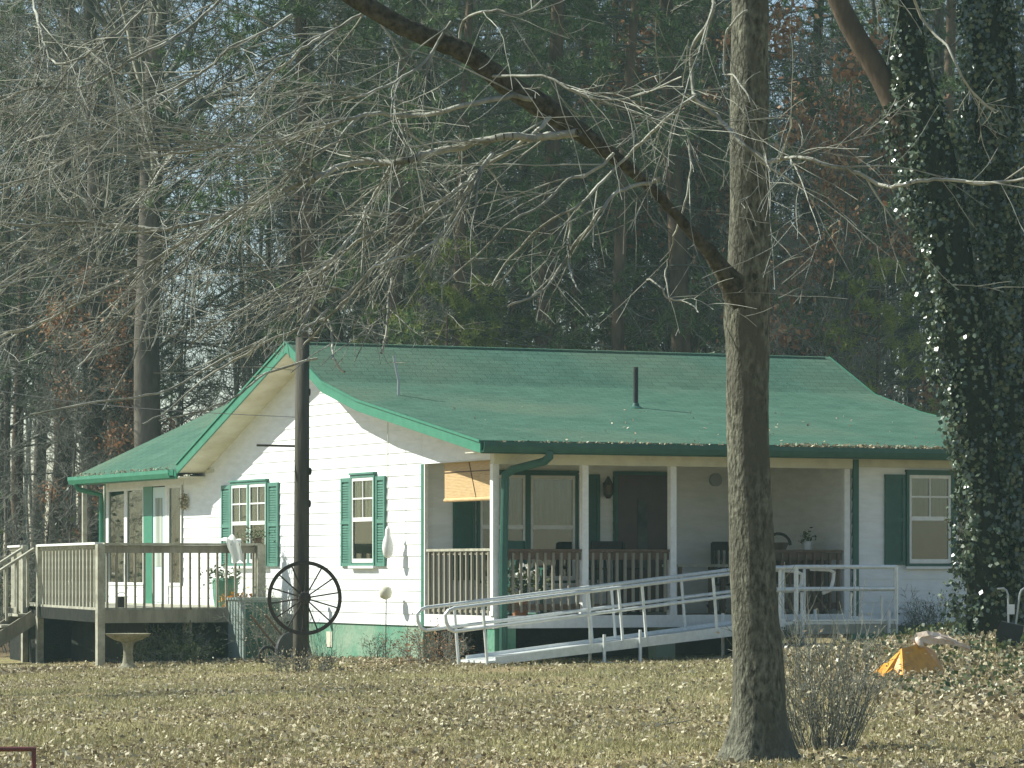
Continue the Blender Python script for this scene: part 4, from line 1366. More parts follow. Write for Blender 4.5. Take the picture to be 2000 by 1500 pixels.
BR = [
    ([(1130, 258), (1085, 264), (1040, 268), (985, 268), (935, 275), (880, 292), (830, 300), (800, 312), (750, 318), (690, 318), (640, 335), (600, 352), (540, 380), (470, 410), (400, 430), (330, 446), (250, 442), (165, 436), (80, 440), (0, 437), (-80, 445)], 17, 5, -1.0),
    ([(1040, 195), (1000, 188), (940, 198), (870, 216), (800, 226), (730, 222), (680, 232), (620, 255), (560, 274), (500, 286), (430, 286), (380, 295), (300, 305)], 11, 4, -1.4),
    ([(480, 405), (430, 440), (390, 462), (340, 482), (290, 515), (230, 552), (160, 590), (80, 632), (0, 657), (-60, 680)], 8, 4, -1.3),
    ([(1080, 225), (1050, 255), (1000, 290), (940, 332), (905, 360), (870, 385), (820, 430), (790, 470), (740, 512), (700, 560), (640, 622), (590, 680)], 9, 4, -0.6),
    ([(1395, 0), (1385, 40), (1352, 100), (1354, 180), (1356, 188), (1300, 235), (1240, 290), (1180, 350), (1130, 400), (1060, 440), (1000, 500), (960, 560)], 9, 4, -0.3),
    ([(1350, 187), (1370, 205), (1400, 226), (1430, 258), (1465, 292), (1500, 315), (1530, 311), (1560, 307), (1620, 322), (1680, 340), (1725, 364), (1760, 362), (1800, 352), (1850, 353), (1920, 358), (2000, 350), (2060, 348)], 10, 6, -0.5),
    ([(740, 10), (700, 30), (650, 60), (600, 88), (555, 128), (500, 180), (455, 225), (410, 270), (370, 300)], 7, 3, -0.8),
    ([(440, -10), (385, 45), (330, 80), (250, 122), (200, 150), (165, 170), (110, 172), (60, 172), (0, 198), (-40, 210)], 7, 4, -1.6),
    ([(570, 30), (520, 62), (450, 92), (410, 130), (380, 150), (300, 192), (230, 228), (180, 280), (120, 322), (50, 350), (-20, 362)], 7, 4, -1.2),
    ([(60, -20), (72, 30), (82, 65), (90, 95), (108, 124), (150, 116), (200, 92)], 6, 4, -1.8),
    ([(960, 300), (925, 350), (890, 410), (850, 470), (790, 500), (730, 522), (690, 565), (640, 605), (590, 650)], 7, 4, -1.7),
    ([(765, 325), (740, 365), (715, 410), (700, 445), (660, 492), (630, 530), (612, 580), (600, 620), (580, 655)], 7, 4, -1.1),
    ([(612, 600), (638, 620), (647, 645), (650, 690), (655, 705), (672, 728)], 5, 4, -1.3),
    ([(1290, 350), (1240, 365), (1200, 380), (1160, 430), (1120, 480), (1085, 540), (1050, 575), (990, 600)], 8, 4, -0.7),
    ([(1345, 270), (1350, 330), (1338, 400), (1320, 450), (1308, 500), (1300, 540), (1310, 590)], 5, 3, 0.4),
    ([(765, 545), (757, 600), (755, 640), (745, 690)], 6, 5, -1.0),
    ([(1265, 545), (1290, 560), (1300, 580), (1340, 590), (1365, 610)], 4, 3, -0.9),
    ([(1460, 20), (1420, 60), (1415, 140), (1432, 148), (1462, 190), (1478, 240), (1495, 300), (1500, 330)], 5, 3, -0.6),
    ([(1110, 400), (1113, 450), (1110, 500), (1118, 545), (1135, 575)], 5, 3, -0.9),
    ([(1780, -10), (1810, 50), (1850, 90), (1880, 150), (1905, 185), (1940, 220)], 6, 4, 0.3),
    ([(870, 390), (810, 410), (760, 440), (700, 470), (640, 520), (560, 560), (480, 600), (400, 650), (330, 720)], 6, 3, -0.9),
    ([(700, 230), (650, 280), (590, 320), (520, 380), (440, 430), (370, 500), (300, 560), (220, 640), (150, 720)], 6, 3, -1.5),
    ([(640, 620), (560, 650), (480, 690), (400, 740), (330, 800), (280, 830)], 5, 3, -1.0),
    ([(340, 300), (280, 380), (220, 450), (150, 500), (60, 540), (-30, 570)], 5, 3, -1.8),
    ([(520, 660), (440, 700), (330, 760), (240, 780), (150, 790), (60, 810)], 5, 3, -1.9),
    ([(740, 40), (780, 110), (770, 200), (790, 270), (780, 330)], 4, 3, -0.4),
    ([(900, 90), (905, 40), (960, 20), (1010, 30), (1060, 0)], 6, 4, -0.4),
    ([(620, 700), (520, 730), (470, 770), (400, 800), (310, 822)], 5, 3, -1.3),
    ([(960, 150), (1060, 150), (1150, 190), (1240, 190), (1330, 150)], 6, 3, -1.2),
    ([(760, 520), (700, 570), (620, 560), (560, 600), (500, 640)], 5, 3, -0.8),
    ([(1200, 300), (1150, 340), (1110, 350), (1060, 400), (1000, 430), (930, 500), (860, 560)], 7, 3, -1.4),
    ([(300, -10), (240, 60), (160, 110), (90, 200), (30, 260), (-30, 300)], 6, 3, -2.0),
    ([(880, 40), (830, 120), (770, 160), (700, 190), (620, 200), (540, 230), (470, 300)], 6, 3, -2.0),
    ([(430, 430), (360, 520), (300, 600), (260, 700), (200, 800)], 5, 3, -1.6),
]
rb = random.Random(11)
allb = []
for bi, (px, w0, w1, dy) in enumerate(BR):
    sp = smooth_path([(a, b, 0) for a, b in px], 4)
    n = len(sp)
    pts = []
    for i, v in enumerate(sp):
        # each branch starts on the limb/trunk and swings nearer or farther as it goes
        pts.append(at(v.x + rb.uniform(-2, 2), v.y + rb.uniform(-2.5, 2.5), TY - 0.3 + dy * (0.25 + 0.75 * i / n) + 0.12 * math.sin(i * 0.4 + bi)) - off)
    sg = Segs()
    r0 = w0 / 2 / F * TY; r1 = w1 / 2 / F * TY
    sg.line(pts, r0, r1)
    L = sum((b - a).length for a, b in zip(pts, pts[1:]))
    cnt = int(L * 7)
    dens = 1.0 if px[0][0] < 1150 else 0.45
    for _ in range(int(cnt * dens)):
        i = rb.randrange(1, n - 1)
        d = (pts[i + 1] - pts[i]).normalized()
        ax = d.cross(rdir(rb)).normalized()
        ang = rb.uniform(0.25, 0.95)
        nd = d * math.cos(ang) + ax * math.sin(ang)
        nd = (nd + d * 0.5 + Vector((-0.25, 0, -0.12))).normalized()
        fr = r0 + (r1 - r0) * i / n
        twig(sg, pts[i], nd, rb.uniform(0.4, 1.7), min(0.0070, fr * 0.5), 2 if rb.random() < 0.45 else 1, rb, droop=0.10, wob=0.12, n=7, side=1, shrink=0.5, minr=0.0022, zmin=(2.62 if px[0][0] < 900 else 2.95) + rb.uniform(-.1, .45))
    o = sg.build('branch', M['twig'], oak, sides=5)
    allb.append(o)
# small crown above the frame so the tree is whole
sg = Segs()
for i in range(26):
    z0 = rb.uniform(5.6, 9.5)
    a = rb.uniform(0, 6.28)
    twig(sg, Vector((-0.03, 0, z0)), Vector((math.cos(a), math.sin(a), 0.5)), rb.uniform(1.6, 3.2), 0.04, 3, rb, droop=-0.02, wob=0.2, n=7, side=2, minr=0.003)
sg.build('crown', M['twig2'], oak, sides=4)

# ---- bare shrub beside the trunk
sb = ground_at(1612, 1466)
shrub = thing('bare_shrub', 'leafless many-stemmed shrub growing beside the foot of the big oak', 'shrub', sb)
sg = Segs(); rs = random.Random(5)
for i in range(58):
    a = rs.uniform(-1, 1); b = rs.uniform(-1, 1)
    d = Vector((a * 0.55, b * 0.42, 1))
    twig(sg, Vector((a * 0.20, b * 0.18, 0)), d, rs.uniform(0.35, 0.85), rs.uniform(0.004, 0.008), 2, rs, droop=-0.1, wob=0.10, n=6, side=2, shrink=0.38, minr=0.0016, spread=(0.25, 0.7))
for i in range(16):
    d = Vector((rs.uniform(-.55, .5), rs.uniform(-.2, .2), 1))
    twig(sg, Vector((rs.uniform(-.25, .25), 0, 0)), d, rs.uniform(0.9, 1.35), 0.005, 1, rs, droop=0.12, wob=0.07, n=8, side=1, shrink=0.3, minr=0.0018)
sg.build('stems', M['twig2'], shrub, sides=4)
g = np.random.default_rng(12)
P = g.normal(0, 1, (420, 3)) * np.array([.34, .28, .2]) + np.array([0, 0, .45])
leaf_mesh('leaves', P, g.uniform(.02, .045, 420), M['litter'], shrub, seed=5)

def bush(name, label, base, sx, sy, h, nst, leaves, lm, tm='twig2', ls=(.03, .07), seed=1, cat='shrub'):
    r = random.Random(seed)
    o = thing(name, label, cat, base)
    sg = Segs()
    for i in range(nst):
        a, b = r.uniform(-1, 1), r.uniform(-1, 1)
        twig(sg, Vector((a * sx * .6, b * sy * .6, -0.03)), Vector((a * 0.5, b * 0.5, 1)), h * r.uniform(.6, 1.0), 0.007, 2, r, droop=0.05, wob=0.2, n=6, side=2, shrink=0.45, minr=0.002)
    sg.build('stems', M[tm], o, sides=4)
    if leaves:
        g = np.random.default_rng(seed)
        P = g.normal(0, 1, (leaves, 3)) * np.array([sx * .5, sy * .5, h * .26]) + np.array([0, 0, h * .5])
        P[:, 2] = np.abs(P[:, 2])
        P += 0.05 * h * np.sin(P[:, [1, 2, 0]] * 17)
        leaf_mesh('foliage', P, g.uniform(*ls, leaves), M[lm], o, seed=seed)
    return o
def gh(s, t):
    p = hw(s, t); p.z = terrain(p.x, p.y); return p
bush('dry_shrub', 'dry brown shrub growing under the open side of the porch', gh(-0.45, 1.15), .55, .75, .55, 34, 700, 'rust', ls=(.02, .05), seed=41)
bush('vine_shrub', 'tangled brown vine climbing at the left foot of the utility pole', gh(-0.75, 6.9), .22, .22, 1.15, 26, 260, 'litter', ls=(.02, .05), seed=42, cat='vine')
bush('weed_clump', 'low brown weed clump round the foot of the utility pole', Vector((PB.x + .05, PB.y - .35, PB.z)), .6, .3, .32, 30, 700, 'litter', ls=(.02, .05), seed=43, cat='weeds')
for i, (s, t, h_, lb) in enumerate([(-2.0, TD + .2, .55, 'dark evergreen shrub under the deck, nearer the bird bath'), (-1.55, TD + .1, .62, 'tallest evergreen shrub under the deck, its stems reaching the rim board'), (-1.7, TD - .4, .36, 'low evergreen shrub in front of the deck, left of the air conditioner')]):
    bush('evergreen_shrub', lb, gh(s, t), .42, .35, h_, 20, 900, 'shrubleaf', seed=50 + i).__setitem__('group', 'evergreen shrubs under the deck')
bush('garden_shrub', 'bare twiggy shrub against the shaded wall below the right window', gh(6.9, -0.5), .5, .3, .75, 30, 500, 'shrubleaf', ls=(.02, .05), seed=61)
bush('garden_shrub', 'small leafy weed beside the ornament stake at the foundation', gh(-0.25, 3.6), .25, .2, .42, 14, 160, 'shrubleaf', ls=(.02, .04), seed=62)
bush('garden_shrub', 'low grey-green shrub behind the trunk, left of the platform', gh(3.5, -2.0), .3, .25, .4, 24, 500, 'shrubleaf', ls=(.02, .05), seed=63)
# weeds scattered along the wall base
# ---- ivy-covered trees on the right
IY = 46.0
def ivy_tree(label, px, seed, dens, name='ivy_tree', extra=None, side_lim=-0.45, thin=0.72):
    base = at(px[0][0], px[0][1], IY)
    base.z = terrain(base.x, base.y)
    o = thing(name, label, 'tree', base)
    q = smooth_path([(a, b, c) for a, b, c in px], 5)
    P = [at(v.x, v.y, IY) - base for v in q]
    P[0].z = -0.2
    Rr = [v.z / 2 / F * IY for v in q]
    MB().tube(P, [r_ * 0.72 for r_ in Rr], 14).build('trunk', M['ivybark'], o, smooth=True)
    g = np.random.default_rng(seed)
    pts, nm = [], []
    r = random.Random(seed)
    for i in range(len(P) - 1):
        seg = (P[i + 1] - P[i]).length
        n = int(dens * 1.6 * seg * Rr[i] * 6.28 * (1 + 0.35 * math.sin(i * 1.7)))
        for _ in range(max(4, n)):
            a = r.uniform(0, 6.28)
            t = r.random()
            c = P[i].lerp(P[i + 1], t)
            lump = 1 + 0.28 * math.sin(a * 3 + c.z * 2.3 + seed) + 0.18 * math.sin(a * 5 - c.z * 4.1)
            rr = Rr[i] * (0.78 + 0.35 * r.random() ** 1.5) * lump
            out = Vector((math.cos(a), math.sin(a), 0))
            if out.x > side_lim and r.random() < thin: continue
            pts.append(tuple(c + out * rr)); nm.append((out.x, out.y, 0.25))
    pts = np.array(pts); nm = np.array(nm)
    leaf_mesh('ivy', pts, g.uniform(.045, .09, len(pts)), M['ivy'], o, seed=seed, aspect=.85, nrm=nm, droop=0.6)
    if extra:
        for e in extra:
            sg = Segs()
            ep = [at(a, b, IY + 0.2) - base for a, b, c in e]
            MB().tube(smooth_path(ep, 3), list(np.interp(np.linspace(0, 1, 3 * (len(ep) - 1) + 1), np.linspace(0, 1, len(e)), [c / 2 / F * IY for a, b, c in e])), 10).build('limb', M['trunkp'], o, smooth=True)
    return o
ivy_tree('ivy-wrapped trunk leaning left, the nearer and wider of the two ivy trees at right edge',
         [(1935, 1262, 150), (1930, 1180, 118), (1926, 1080, 104), (1920, 980, 102), (1908, 880, 108), (1898, 780, 112), (1886, 680, 115), (1872, 600, 122), (1856, 520, 128), (1843, 430, 132), (1826, 340, 130), (1805, 250, 118), (1785, 160, 95), (1775, 60, 80), (1765, -60, 70), (1755, -300, 50), (1745, -700, 30)], 3, 620,
         extra=[[(1800, 330, 60), (1760, 230, 52), (1715, 140, 46), (1660, 50, 42), (1610, -60, 36)]])
ivy_tree('straight ivy-wrapped trunk at the extreme right edge behind the dark cart',
         [(2000, 1262, 80), (1996, 1150, 72), (1990, 1000, 74), (1985, 850, 80), (1975, 700, 86), (1966, 560, 90), (1958, 430, 95), (1948, 300, 110), (1942, 180, 120), (1935, 60, 110), (1925, -80, 90), (1925, -300, 60), (1925, -700, 30)], 4, 620, extra=[[(1990, 900, 40), (2040, 700, 34), (2100, 400, 30)]], side_lim=0.5, thin=0.2)

# ------------------------------------------------------------------ forest
def bare_proto(name, seed, H, tr, lean, lab, mt='trunkf', mtw='twig2', first=0.2, nb=34, lev=3, blen=0.28, cat='tree', minr=0.006, side=2, leafy=None, up=0.55):
    r = random.Random(seed)
    o = thing(name, lab, cat)
    pts = [Vector((0, 0, -0.4))]
    d = Vector((lean, 0, 1)).normalized()
    n = 12
    for i in range(n):
        d = (d + rdir(r) * 0.05 + Vector((0, 0, 0.03))).normalized()
        pts.append(pts[-1] + d * (H + .4) / n)
    rad = [tr * (1 - 0.85 * i / n) for i in range(n + 1)]
    MB().tube(pts, rad, 9).build('trunk', M[mt], o, smooth=True)
    sg = Segs()
    lp = []
    for i in range(nb):
        f = first + (1 - first) * (i + r.random()) / nb
        k_ = min(n - 1, int(f * n)); fr = f * n - k_
        p = pts[k_].lerp(pts[k_ + 1], fr)
        a = i * 2.4 + r.uniform(-.5, .5)
        dd_ = Vector((math.cos(a), math.sin(a), up + 0.5 * r.random()))
        L = H * blen * (1.15 - 0.65 * f) * r.uniform(.6, 1.2)
        twig(sg, p, dd_, L, rad[k_] * 0.38 + 0.006, lev, r, droop=-0.03, wob=0.20, n=7, side=side, shrink=0.52, minr=minr)
    c = sg.build('crown', M[mtw], o, sides=3)
    if leafy:
        B = np.array(sg.b)
        g = np.random.default_rng(seed)
        m_, cnt, ls = leafy
        seeds = g.integers(0, len(B), 38)
        idx = seeds[g.integers(0, 38, cnt)]
        leaf_mesh('foliage', B[idx] + g.normal(0, .20, (cnt, 3)), g.uniform(*ls, cnt), M[m_], o, seed=seed, droop=.5)
    return o


def pine_proto(name, seed, H, tr, lab, first=0.35, nb=50, mneedle='needle', blen=0.2, ntuft=20, nn=20, nl=(.14, .28)):
    r = random.Random(seed)
    o = thing(name, lab, 'pine')
    pts = [Vector((0, 0, -.4))]
    d = Vector((0, 0, 1))
    n = 10
    for i in range(n):
        d = (d + rdir(r) * 0.03 + Vector((0, 0, .03))).normalized()
        pts.append(pts[-1] + d * (H + .4) / n)
    rad = [tr * (1 - .82 * i / n) for i in range(n + 1)]
    MB().tube(pts, rad, 9).build('trunk', M['trunkp'], o, smooth=True)
    sg = Segs(); tips = []
    for i in range(nb):
        f = first + (1 - first) * (i + r.random()) / nb
        k_ = min(n - 1, int(f * n)); p = pts[k_].lerp(pts[k_ + 1], f * n - k_)
        a = i * 2.4 + r.uniform(-.6, .6)
        L = H * blen * (1.25 - .95 * (f - first) / (1 - first)) * r.uniform(.55, 1.15)
        dd_ = Vector((math.cos(a), math.sin(a), r.uniform(-.1, .35)))
        i0 = len(sg.a)
        twig(sg, p, dd_, L, 0.03, 1, r, droop=0.02, wob=.14, n=6, side=2, shrink=.4, minr=.006)
        ends = sg.b[i0:]
        for _ in range(ntuft):
            e = Vector(ends[int(len(ends) * (0.25 + 0.75 * r.random()))] if len(ends) > 3 else ends[-1])
            tips.append(e + rdir(r) * r.uniform(0, .22))
    sg.build('limbs', M['twig3'], o, sides=3)
    g = np.random.default_rng(seed)
    T = np.array([tuple(t) for t in tips])
    C = np.repeat(T, nn, axis=0)
    D = g.normal(size=C.shape); D[:, 2] += 0.35
    D /= np.linalg.norm(D, axis=1, keepdims=True)
    Ln = g.uniform(*nl, len(C))[:, None]
    W = np.cross(D, g.normal(size=C.shape)); W /= np.linalg.norm(W, axis=1, keepdims=True)
    w = 0.013
    V = np.stack([C - W * w, C + W * w, C + D * Ln], axis=1).reshape(-1, 3)
    Q = (np.arange(len(C)) * 3)[:, None] + np.array([[0, 1, 2]])
    np_mesh('crown', V, Q, M[mneedle], o)
    return o

LB_BARE = 'tall bare grey-brown tree in the winter woods behind the house'
LB_SAP = 'thin leafless sapling in the undergrowth at the edge of the woods'
LB_PINE = 'tall dark green pine in the woods behind the house'
LB_RUST = 'small oak still holding rust-brown leaves in the woods'
LB_YEL = 'young pine with yellow-green needles just behind the roof'
GRP = {LB_BARE: 'bare trees of the woods', LB_SAP: 'saplings at the wood edge', LB_PINE: 'pines of the woods', LB_RUST: 'rust-leaved oaks of the woods', LB_YEL: 'young pines behind the roof'}
protos = {
    'bareA': bare_proto('bare_tree', 101, 19, .20, 0.02, LB_BARE, nb=44, first=.26, blen=.17),
    'bareB': bare_proto('bare_tree', 102, 17, .15, -0.03, LB_BARE, nb=40, first=.30, mtw='twig3', blen=.16),
    'bareC': bare_proto('bare_tree', 103, 21, .26, 0.03, LB_BARE, nb=40, first=.34, blen=.17),
    'bareD': bare_proto('bare_tree', 104, 15, .11, 0.0, LB_BARE, nb=36, first=.34, mtw='twig3', blen=.15),
    'sapA': bare_proto('sapling', 111, 7.5, .045, .04, LB_SAP, nb=26, first=.08, blen=.24, minr=.0045),
    'sapB': bare_proto('sapling', 112, 6, .035, -.05, LB_SAP, nb=24, first=.05, blen=.26, minr=.0045),
    'pineA': pine_proto('pine_tree', 121, 20, .22, LB_PINE, first=.30),
    'pineB': pine_proto('pine_tree', 122, 18, .18, LB_PINE, first=.24, nb=52),
    'pineC': pine_proto('pine_tree', 123, 22, .26, LB_PINE, first=.42),
    'rust': bare_proto('brown_leaved_oak', 131, 9, .10, 0.03, LB_RUST, nb=26, first=.25, leafy=('rust', 4200, (.08, .17)), blen=.32),
    'yel': pine_proto('young_pine', 141, 7.5, .07, LB_YEL, first=.18, nb=34, mneedle='needley', blen=.26, nl=(.10, .2)),
}
used = set()
rf = random.Random(77)
def place(kind, px, Y, sc=1.0, label=None):
    p = protos[kind]
    if kind in used:
        o = copy_tree(p)
    else:
        o = p; used.add(kind)
    x = (px - 1000) / F * Y
    o.location = (x, Y, terrain(x, Y) if Y < 80 else terrain(x, 80))
    o.rotation_euler = (0, 0, rf.uniform(0, 6.28))
    o.scale = (sc, sc, sc * rf.uniform(.94, 1.06))
    lb = label or {'bare': LB_BARE, 'sapA': LB_SAP, 'sapB': LB_SAP, 'pine': LB_PINE, 'rust': LB_RUST, 'yel': LB_YEL}[kind if kind in ('sapA', 'sapB') else kind[:4]]
    o['label'] = lb
    if lb in GRP:
        o['group'] = GRP[lb]
    elif 'group' in o:
        del o['group']
    return o

# trees one can pick out
place('bareC', 305, 74.5, 1.3, 'thickest dark trunk of the left woods, standing against the sky gap')
place('bareA', 235, 78, 1.1, 'tall dark trunk just left of the thickest trunk in the left woods')
place('rust', 215, 76.5, 0.85, 'rust-leaved oak low at left before the big dark trunk')
place('rust', 1640, 74, 1.25, 'rust-leaved oak whose brown leaves show right of the big foreground trunk')
place('rust', 1350, 80, 1.45, 'rust-leaved oak high up left of the big foreground trunk')
place('yel', 860, 71.5, 1.0, 'yellow-green young pine just above the left part of the ridge')
place('yel', 775, 73, 0.85, 'yellow-green young pine above the ridge near the gable peak')
place('yel', 935, 72.5, 0.9, 'bushy yellow-green young pine right of the one above the left ridge')
place('yel', 1700, 72, 0.95, 'yellow-green young pine behind the right end of the roof')
place('yel', 1010, 76, 0.95, 'faint yellow-green young pine above the middle of the ridge')
place('yel', 1560, 78, 1.15, 'young pine just right of the big foreground trunk, behind the ridge')
for px, Y, k_, s_ in [(760, 73, 'pineC', 1), (600, 74, 'pineC', .95), (905, 72, 'pineB', 1.0), (1050, 74, 'pineC', 1.0), (1210, 73, 'pineB', 1.05), (1340, 75, 'pineC', 1.05), (900, 84, 'pineA', 1.05), (1010, 80, 'pineB', 1.05), (1130, 82, 'pineA', 1.0), (1250, 86, 'pineB', 1.1), (1350, 80, 'pineC', 1.0), (1560, 84, 'pineC', 1), (1700, 80, 'pineB', 1.0), (1830, 78, 'pineA', 1.0), (1940, 82, 'pineB', 1.1), (620, 86, 'pineC', 1.0), (560, 82, 'pineC', .9), (130, 84, 'pineC', .95), (30, 80, 'pineB', .95), (1080, 92, 'pineA', 1.2), (820, 94, 'pineC', 1.2), (1480, 95, 'pineA', 1.2), (-60, 88, 'pineA', 1), (2080, 84, 'pineC', 1.1), (220, 98, 'pineA', 1.1), (1880, 96, 'pineC', 1.1), (700, 100, 'pineA', 1.1), (1200, 102, 'pineC', 1.1), (960, 104, 'pineB', 1.1)]:
    place(k_, px, Y, s_)
bk_ = ['bareA', 'bareB', 'bareC', 'bareD']
px = -150
i = 0
while px < 2150:
    Y = rf.uniform(75, 88)
    if not (280 < px < 520):
        place(bk_[i % 4] if rf.random() < .6 else 'bareD', px, Y, rf.uniform(.8, 1.05))
    px += rf.uniform(42, 85); i += 1
px = -200
while px < 2200:
    Y = rf.uniform(90, 108)
    if not (290 < px < 510):
        place(bk_[rf.randrange(4)], px, Y, rf.uniform(.85, 1.15))
    px += rf.uniform(70, 130)
px = -120
while px < 2100:
    place('sapA' if rf.random() < .5 else 'sapB', px, rf.uniform(71, 80) if px > 250 else rf.uniform(69, 78), rf.uniform(.7, 1.2))
    px += rf.uniform(50, 110)

for k_, x_, y_, s_, lb_ in (('bareB', -12.5, 41.5, .62, 'bare tree standing on the lawn outside the left edge of the photo'), ('pineB', -13.5, 45.0, .5, 'small pine standing on the lawn outside the left edge of the photo')):
    o_ = place(k_, 0, 80, s_, lb_)
    o_.location = (x_, y_, terrain(x_, y_))
# far woods: a mass of thin trunks and twigs no one could count
sg = Segs()
rw = random.Random(99)
for i in range(260):
    Y = rw.uniform(112, 160)
    px = rw.uniform(-250, 2250)
    if 320 < px < 470 and rw.random() < .85: continue
    x = (px - 1000) / F * Y
    H = rw.uniform(13, 21) * Y / 115
    p = Vector((x, Y, -0.5)); d = Vector((rw.uniform(-.06, .06), 0, 1)).normalized()
    r0 = rw.uniform(.06, .17)
    n = 7
    for k_ in range(n):
        q = p + (d + rdir(rw) * .05).normalized() * H / n
        sg.add(p, q, r0 * (1 - .8 * k_ / n), r0 * (1 - .8 * (k_ + 1) / n))
        if k_ > 2:
            for _ in range(3):
                a = rw.uniform(0, 6.28)
                twig(sg, p.lerp(q, rw.random()), Vector((math.cos(a), math.sin(a), .8)), rw.uniform(1.2, 3.6), .022, 1, rw, droop=-.03, wob=.22, n=5, side=2, shrink=.5, minr=.009)
        p = q
fw = sg.build('far_woods', M['twig3'], sides=3)
tag(fw, 'dense far woods of thin bare trunks behind the nearer trees', 'woods', kind='stuff')
# brushy undergrowth at the foot of the woods
sg = Segs()
for i in range(1000):
    Y = rw.uniform(68, 92); x = rw.uniform(-.175, .175) * Y
    if Y < 74 and x > -6: Y += 8
    a = rw.uniform(0, 6.28)
    twig(sg, Vector((x, Y, terrain(x, min(Y, 80)) - .05)), Vector((math.cos(a) * .5, math.sin(a) * .5, 1)), rw.uniform(.8, 2.6), .011, 1, rw, droop=.0, wob=.22, n=5, side=2, shrink=.5, minr=.004)
ug = sg.build('undergrowth', M['twig3'], sides=3)
tag(ug, 'tangled leafless undergrowth at the foot of the woods', 'undergrowth', kind='stuff')
g = np.random.default_rng(44)
n = 26000
P = np.stack([g.uniform(-16, 16, n), g.uniform(70, 100, n), np.abs(g.normal(0, 1.1, n))], 1)
P[:, 2] += 0.6 * np.sin(P[:, 0] * 1.3) + 0.4 * np.sin(P[:, 0] * 3.1 + P[:, 1])
P = P[P[:, 2] > 0]
bl_ = leaf_mesh('understory_leaves', P, g.uniform(.06, .16, len(P)), M['shrubleaf'], seed=19)
tag(bl_, 'scattered evergreen understory leaves in the woods', 'undergrowth', kind='stuff')

# ------------------------------------------------------------------ lawn: grass blades and fallen leaves
def hvec(X, Y):
    return np.array([terrain(x, y) for x, y in zip(X, Y)])
def in_house(X, Y):
    dx, dy = X - HC.x, Y - HC.y
    c, s = math.cos(ANG), math.sin(ANG)
    S_ = dx * c + dy * s; T_ = -dx * s + dy * c
    return (S_ > 0) & (S_ < L_H) & (T_ > 0.0) & (T_ < 17)
g = np.random.default_rng(2)
def scatter(n, y0, y1, power=1.0):
    Y = y0 + (y1 - y0) * g.random(n) ** power
    X = g.uniform(-.165, .165, n) * Y
    k_ = ~in_house(X, Y)
    return X[k_], Y[k_]
def nz(X, Y):
    return (np.sin(X * 1.1 + 2 * np.sin(Y * .33)) + np.sin(Y * .75 + 1.4 * np.sin(X * .9)) + np.sin(X * 2.7 - Y * 1.3) * .5) / 2.5
X, Y = scatter(170000, 19, 60)
kp = g.random(len(X)) < np.clip(0.50 - 1.15 * nz(X, Y) + 0.25 * np.sin(X * 5 + Y * 2.2), .07, 1)
X, Y = X[kp], Y[kp]
Zg = hvec(X, Y)
P = np.stack([X, Y, Zg + g.uniform(0.006, .05, len(X))], 1)
fl = leaf_mesh('fallen_leaves', P, (.016 + .05 * g.random(len(P)) ** 2.2), M['litter'], seed=5, flat=.35, aspect=.6)
tag(fl, 'pale brown fallen leaves scattered over the lawn', 'leaves', kind='stuff')
X, Y = scatter(46000, 19, 36)
kp = g.random(len(X)) < np.clip(0.5 + 0.7 * np.sin(X * 1.7 + 1.3 * np.sin(Y * 1.1)) * np.sin(Y * 0.9 + X), .1, 1)
X, Y = X[kp], Y[kp]
P = np.stack([X, Y, hvec(X, Y) + g.uniform(0.005, .035, len(X))], 1)
tag(leaf_mesh('leaf_fragments', P, .014 + .034 * g.random(len(P)) ** 2, M['litter'], seed=15, flat=.3, aspect=.7), 'fine crumbled dead leaves over the nearer lawn', 'leaves', kind='stuff')
# thick litter on the mound
n = 42000
X = g.uniform(3.2, 9.5, n); Y = g.uniform(30, 50.5, n)
kp = (~in_house(X, Y)) & (g.random(n) < np.clip((X - 3.0 + (Y - 36) * .05) * .55, 0.04, 1))
X, Y = X[kp], Y[kp]
P = np.stack([X, Y, hvec(X, Y) + g.uniform(0.01, .10, len(X))], 1)
ml = leaf_mesh('leaf_litter', P, g.uniform(.035, .08, len(P)), M['litter'], seed=6, flat=.2, aspect=.6)
tag(ml, 'deep brown leaf litter over the mound at right', 'leaves', kind='stuff')
n = 9000
X = g.normal(7.0, 1.6, n); Y = g.uniform(34, 49, n); kp = (~in_house(X, Y)) & (X > 3.6) & (nz(X * 2, Y * 2) > -.1)
X, Y = X[kp], Y[kp]
P = np.stack([X, Y, hvec(X, Y) + g.uniform(0.03, .20, len(X))], 1)
gc = leaf_mesh('ground_ivy', P, g.uniform(.04, .08, len(P)), M['shrubleaf'], seed=7, aspect=.8)
tag(gc, 'green ground ivy among the leaf litter under the ivy trees', 'ground cover', kind='stuff')
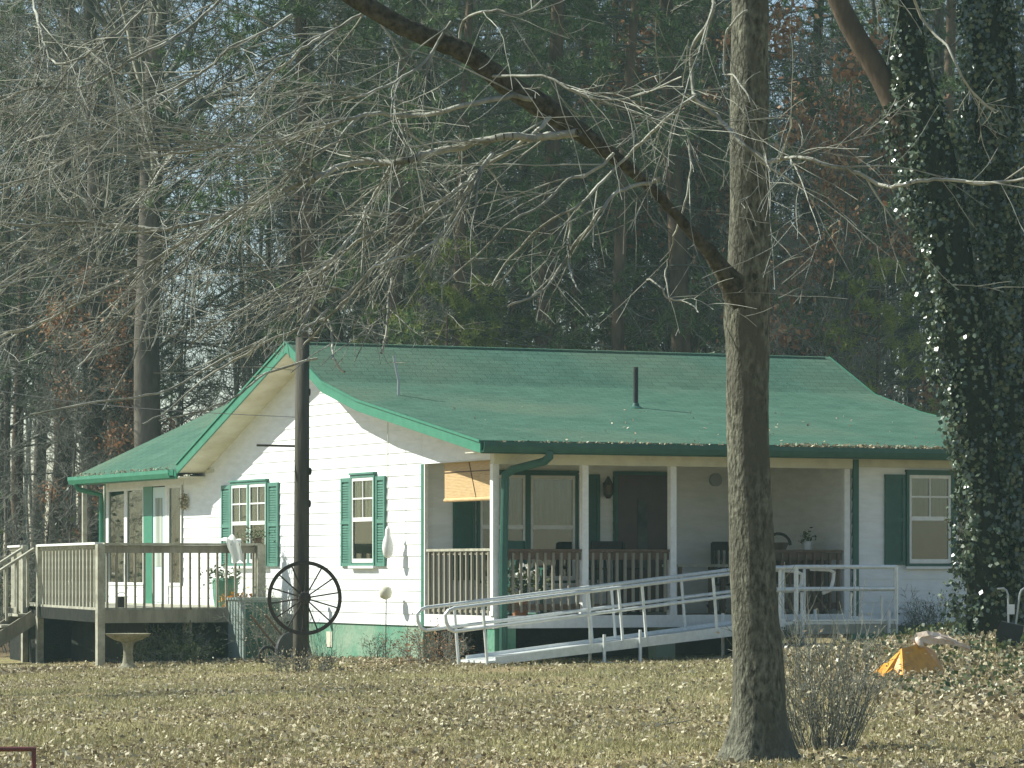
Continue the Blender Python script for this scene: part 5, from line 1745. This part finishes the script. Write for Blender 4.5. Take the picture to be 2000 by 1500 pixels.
# grass
X, Y = scatter(300000, 19, 57)
kp = g.random(len(X)) < np.clip(0.55 + 0.6 * nz(X + 3, Y), .12, 1)
X, Y = X[kp], Y[kp]
Zg = hvec(X, Y)
n = len(X)
B = np.stack([X, Y, Zg], 1)
D = g.normal(size=(n, 3)) * .55; D[:, 2] = 1
D /= np.linalg.norm(D, axis=1, keepdims=True)
Ln = g.uniform(.03, .075, n)[:, None]
a = g.uniform(0, 6.28, n)
W = np.stack([np.cos(a), np.sin(a), np.zeros(n)], 1) * .0055
V = np.stack([B - W, B + W, B + D * Ln], 1).reshape(-1, 3)
Q = (np.arange(n) * 3)[:, None] + np.array([[0, 1, 2]])
gr = np_mesh('grass', V, Q, M['grass'])
tag(gr, 'thin dry yellow-green winter grass of the lawn', 'grass', kind='stuff')
# leaf litter and weeds along the foundation and deck foot
n = 7000
u_ = g.random(n)
S_ = np.where(u_ < .5, -0.4 + g.normal(0, .25, n), g.uniform(-5.5, -0.6, n)); T_ = np.where(u_ < .5, g.uniform(-.5, 8.2, n), TD - 0.35 + g.normal(0, .3, n))
c, s = math.cos(ANG), math.sin(ANG)
X = HC.x + S_ * c - T_ * s; Y = HC.y + S_ * s + T_ * c
P = np.stack([X, Y, hvec(X, Y) + g.uniform(0, .07, n)], 1)
bd = leaf_mesh('border_litter', P, g.uniform(.05, .10, n), M['litter'], seed=9, flat=.2)
tag(bd, 'dead leaves drifted along the foundation and the foot of the deck', 'leaves', kind='stuff')
# a fallen stick or two on the lawn
for px, py, lb in ((1250, 1421, 'dark fallen stick on the lawn left of the big trunk'),):
    p = ground_at(px, py)
    sg = Segs(); twig(sg, Vector((0, 0, .02)), Vector((1, .3, .02)), .45, .012, 1, rnd, n=5, side=1)
    tag(sg.build('fallen_stick', M['twig3']), lb, 'stick').location = p

# ------------------------------------------------------------------ thin teal haze, added to lift the blacks and tint the view
hz = MB().box((-70, -8, -4.5), (70, 175, 42)).build('haze', M['wire'])
hm = bpy.data.materials.new('added_haze'); hm.use_nodes = True
n_, l_ = hm.node_tree.nodes, hm.node_tree.links
n_.remove(n_["Principled BSDF"])
pv = n_.new('ShaderNodeVolumePrincipled')
pv.inputs['Density'].default_value = 0.0006
pv.inputs['Color'].default_value = (0.70, 0.98, 0.92, 1)
pv.inputs['Anisotropy'].default_value = 0.0
l_.new(pv.outputs[0], n_['Material Output'].inputs['Volume'])
hz.data.materials.clear(); hz.data.materials.append(hm)
tag(hz, kind='stuff', label='faint teal haze added in the air to lift the dark tones')
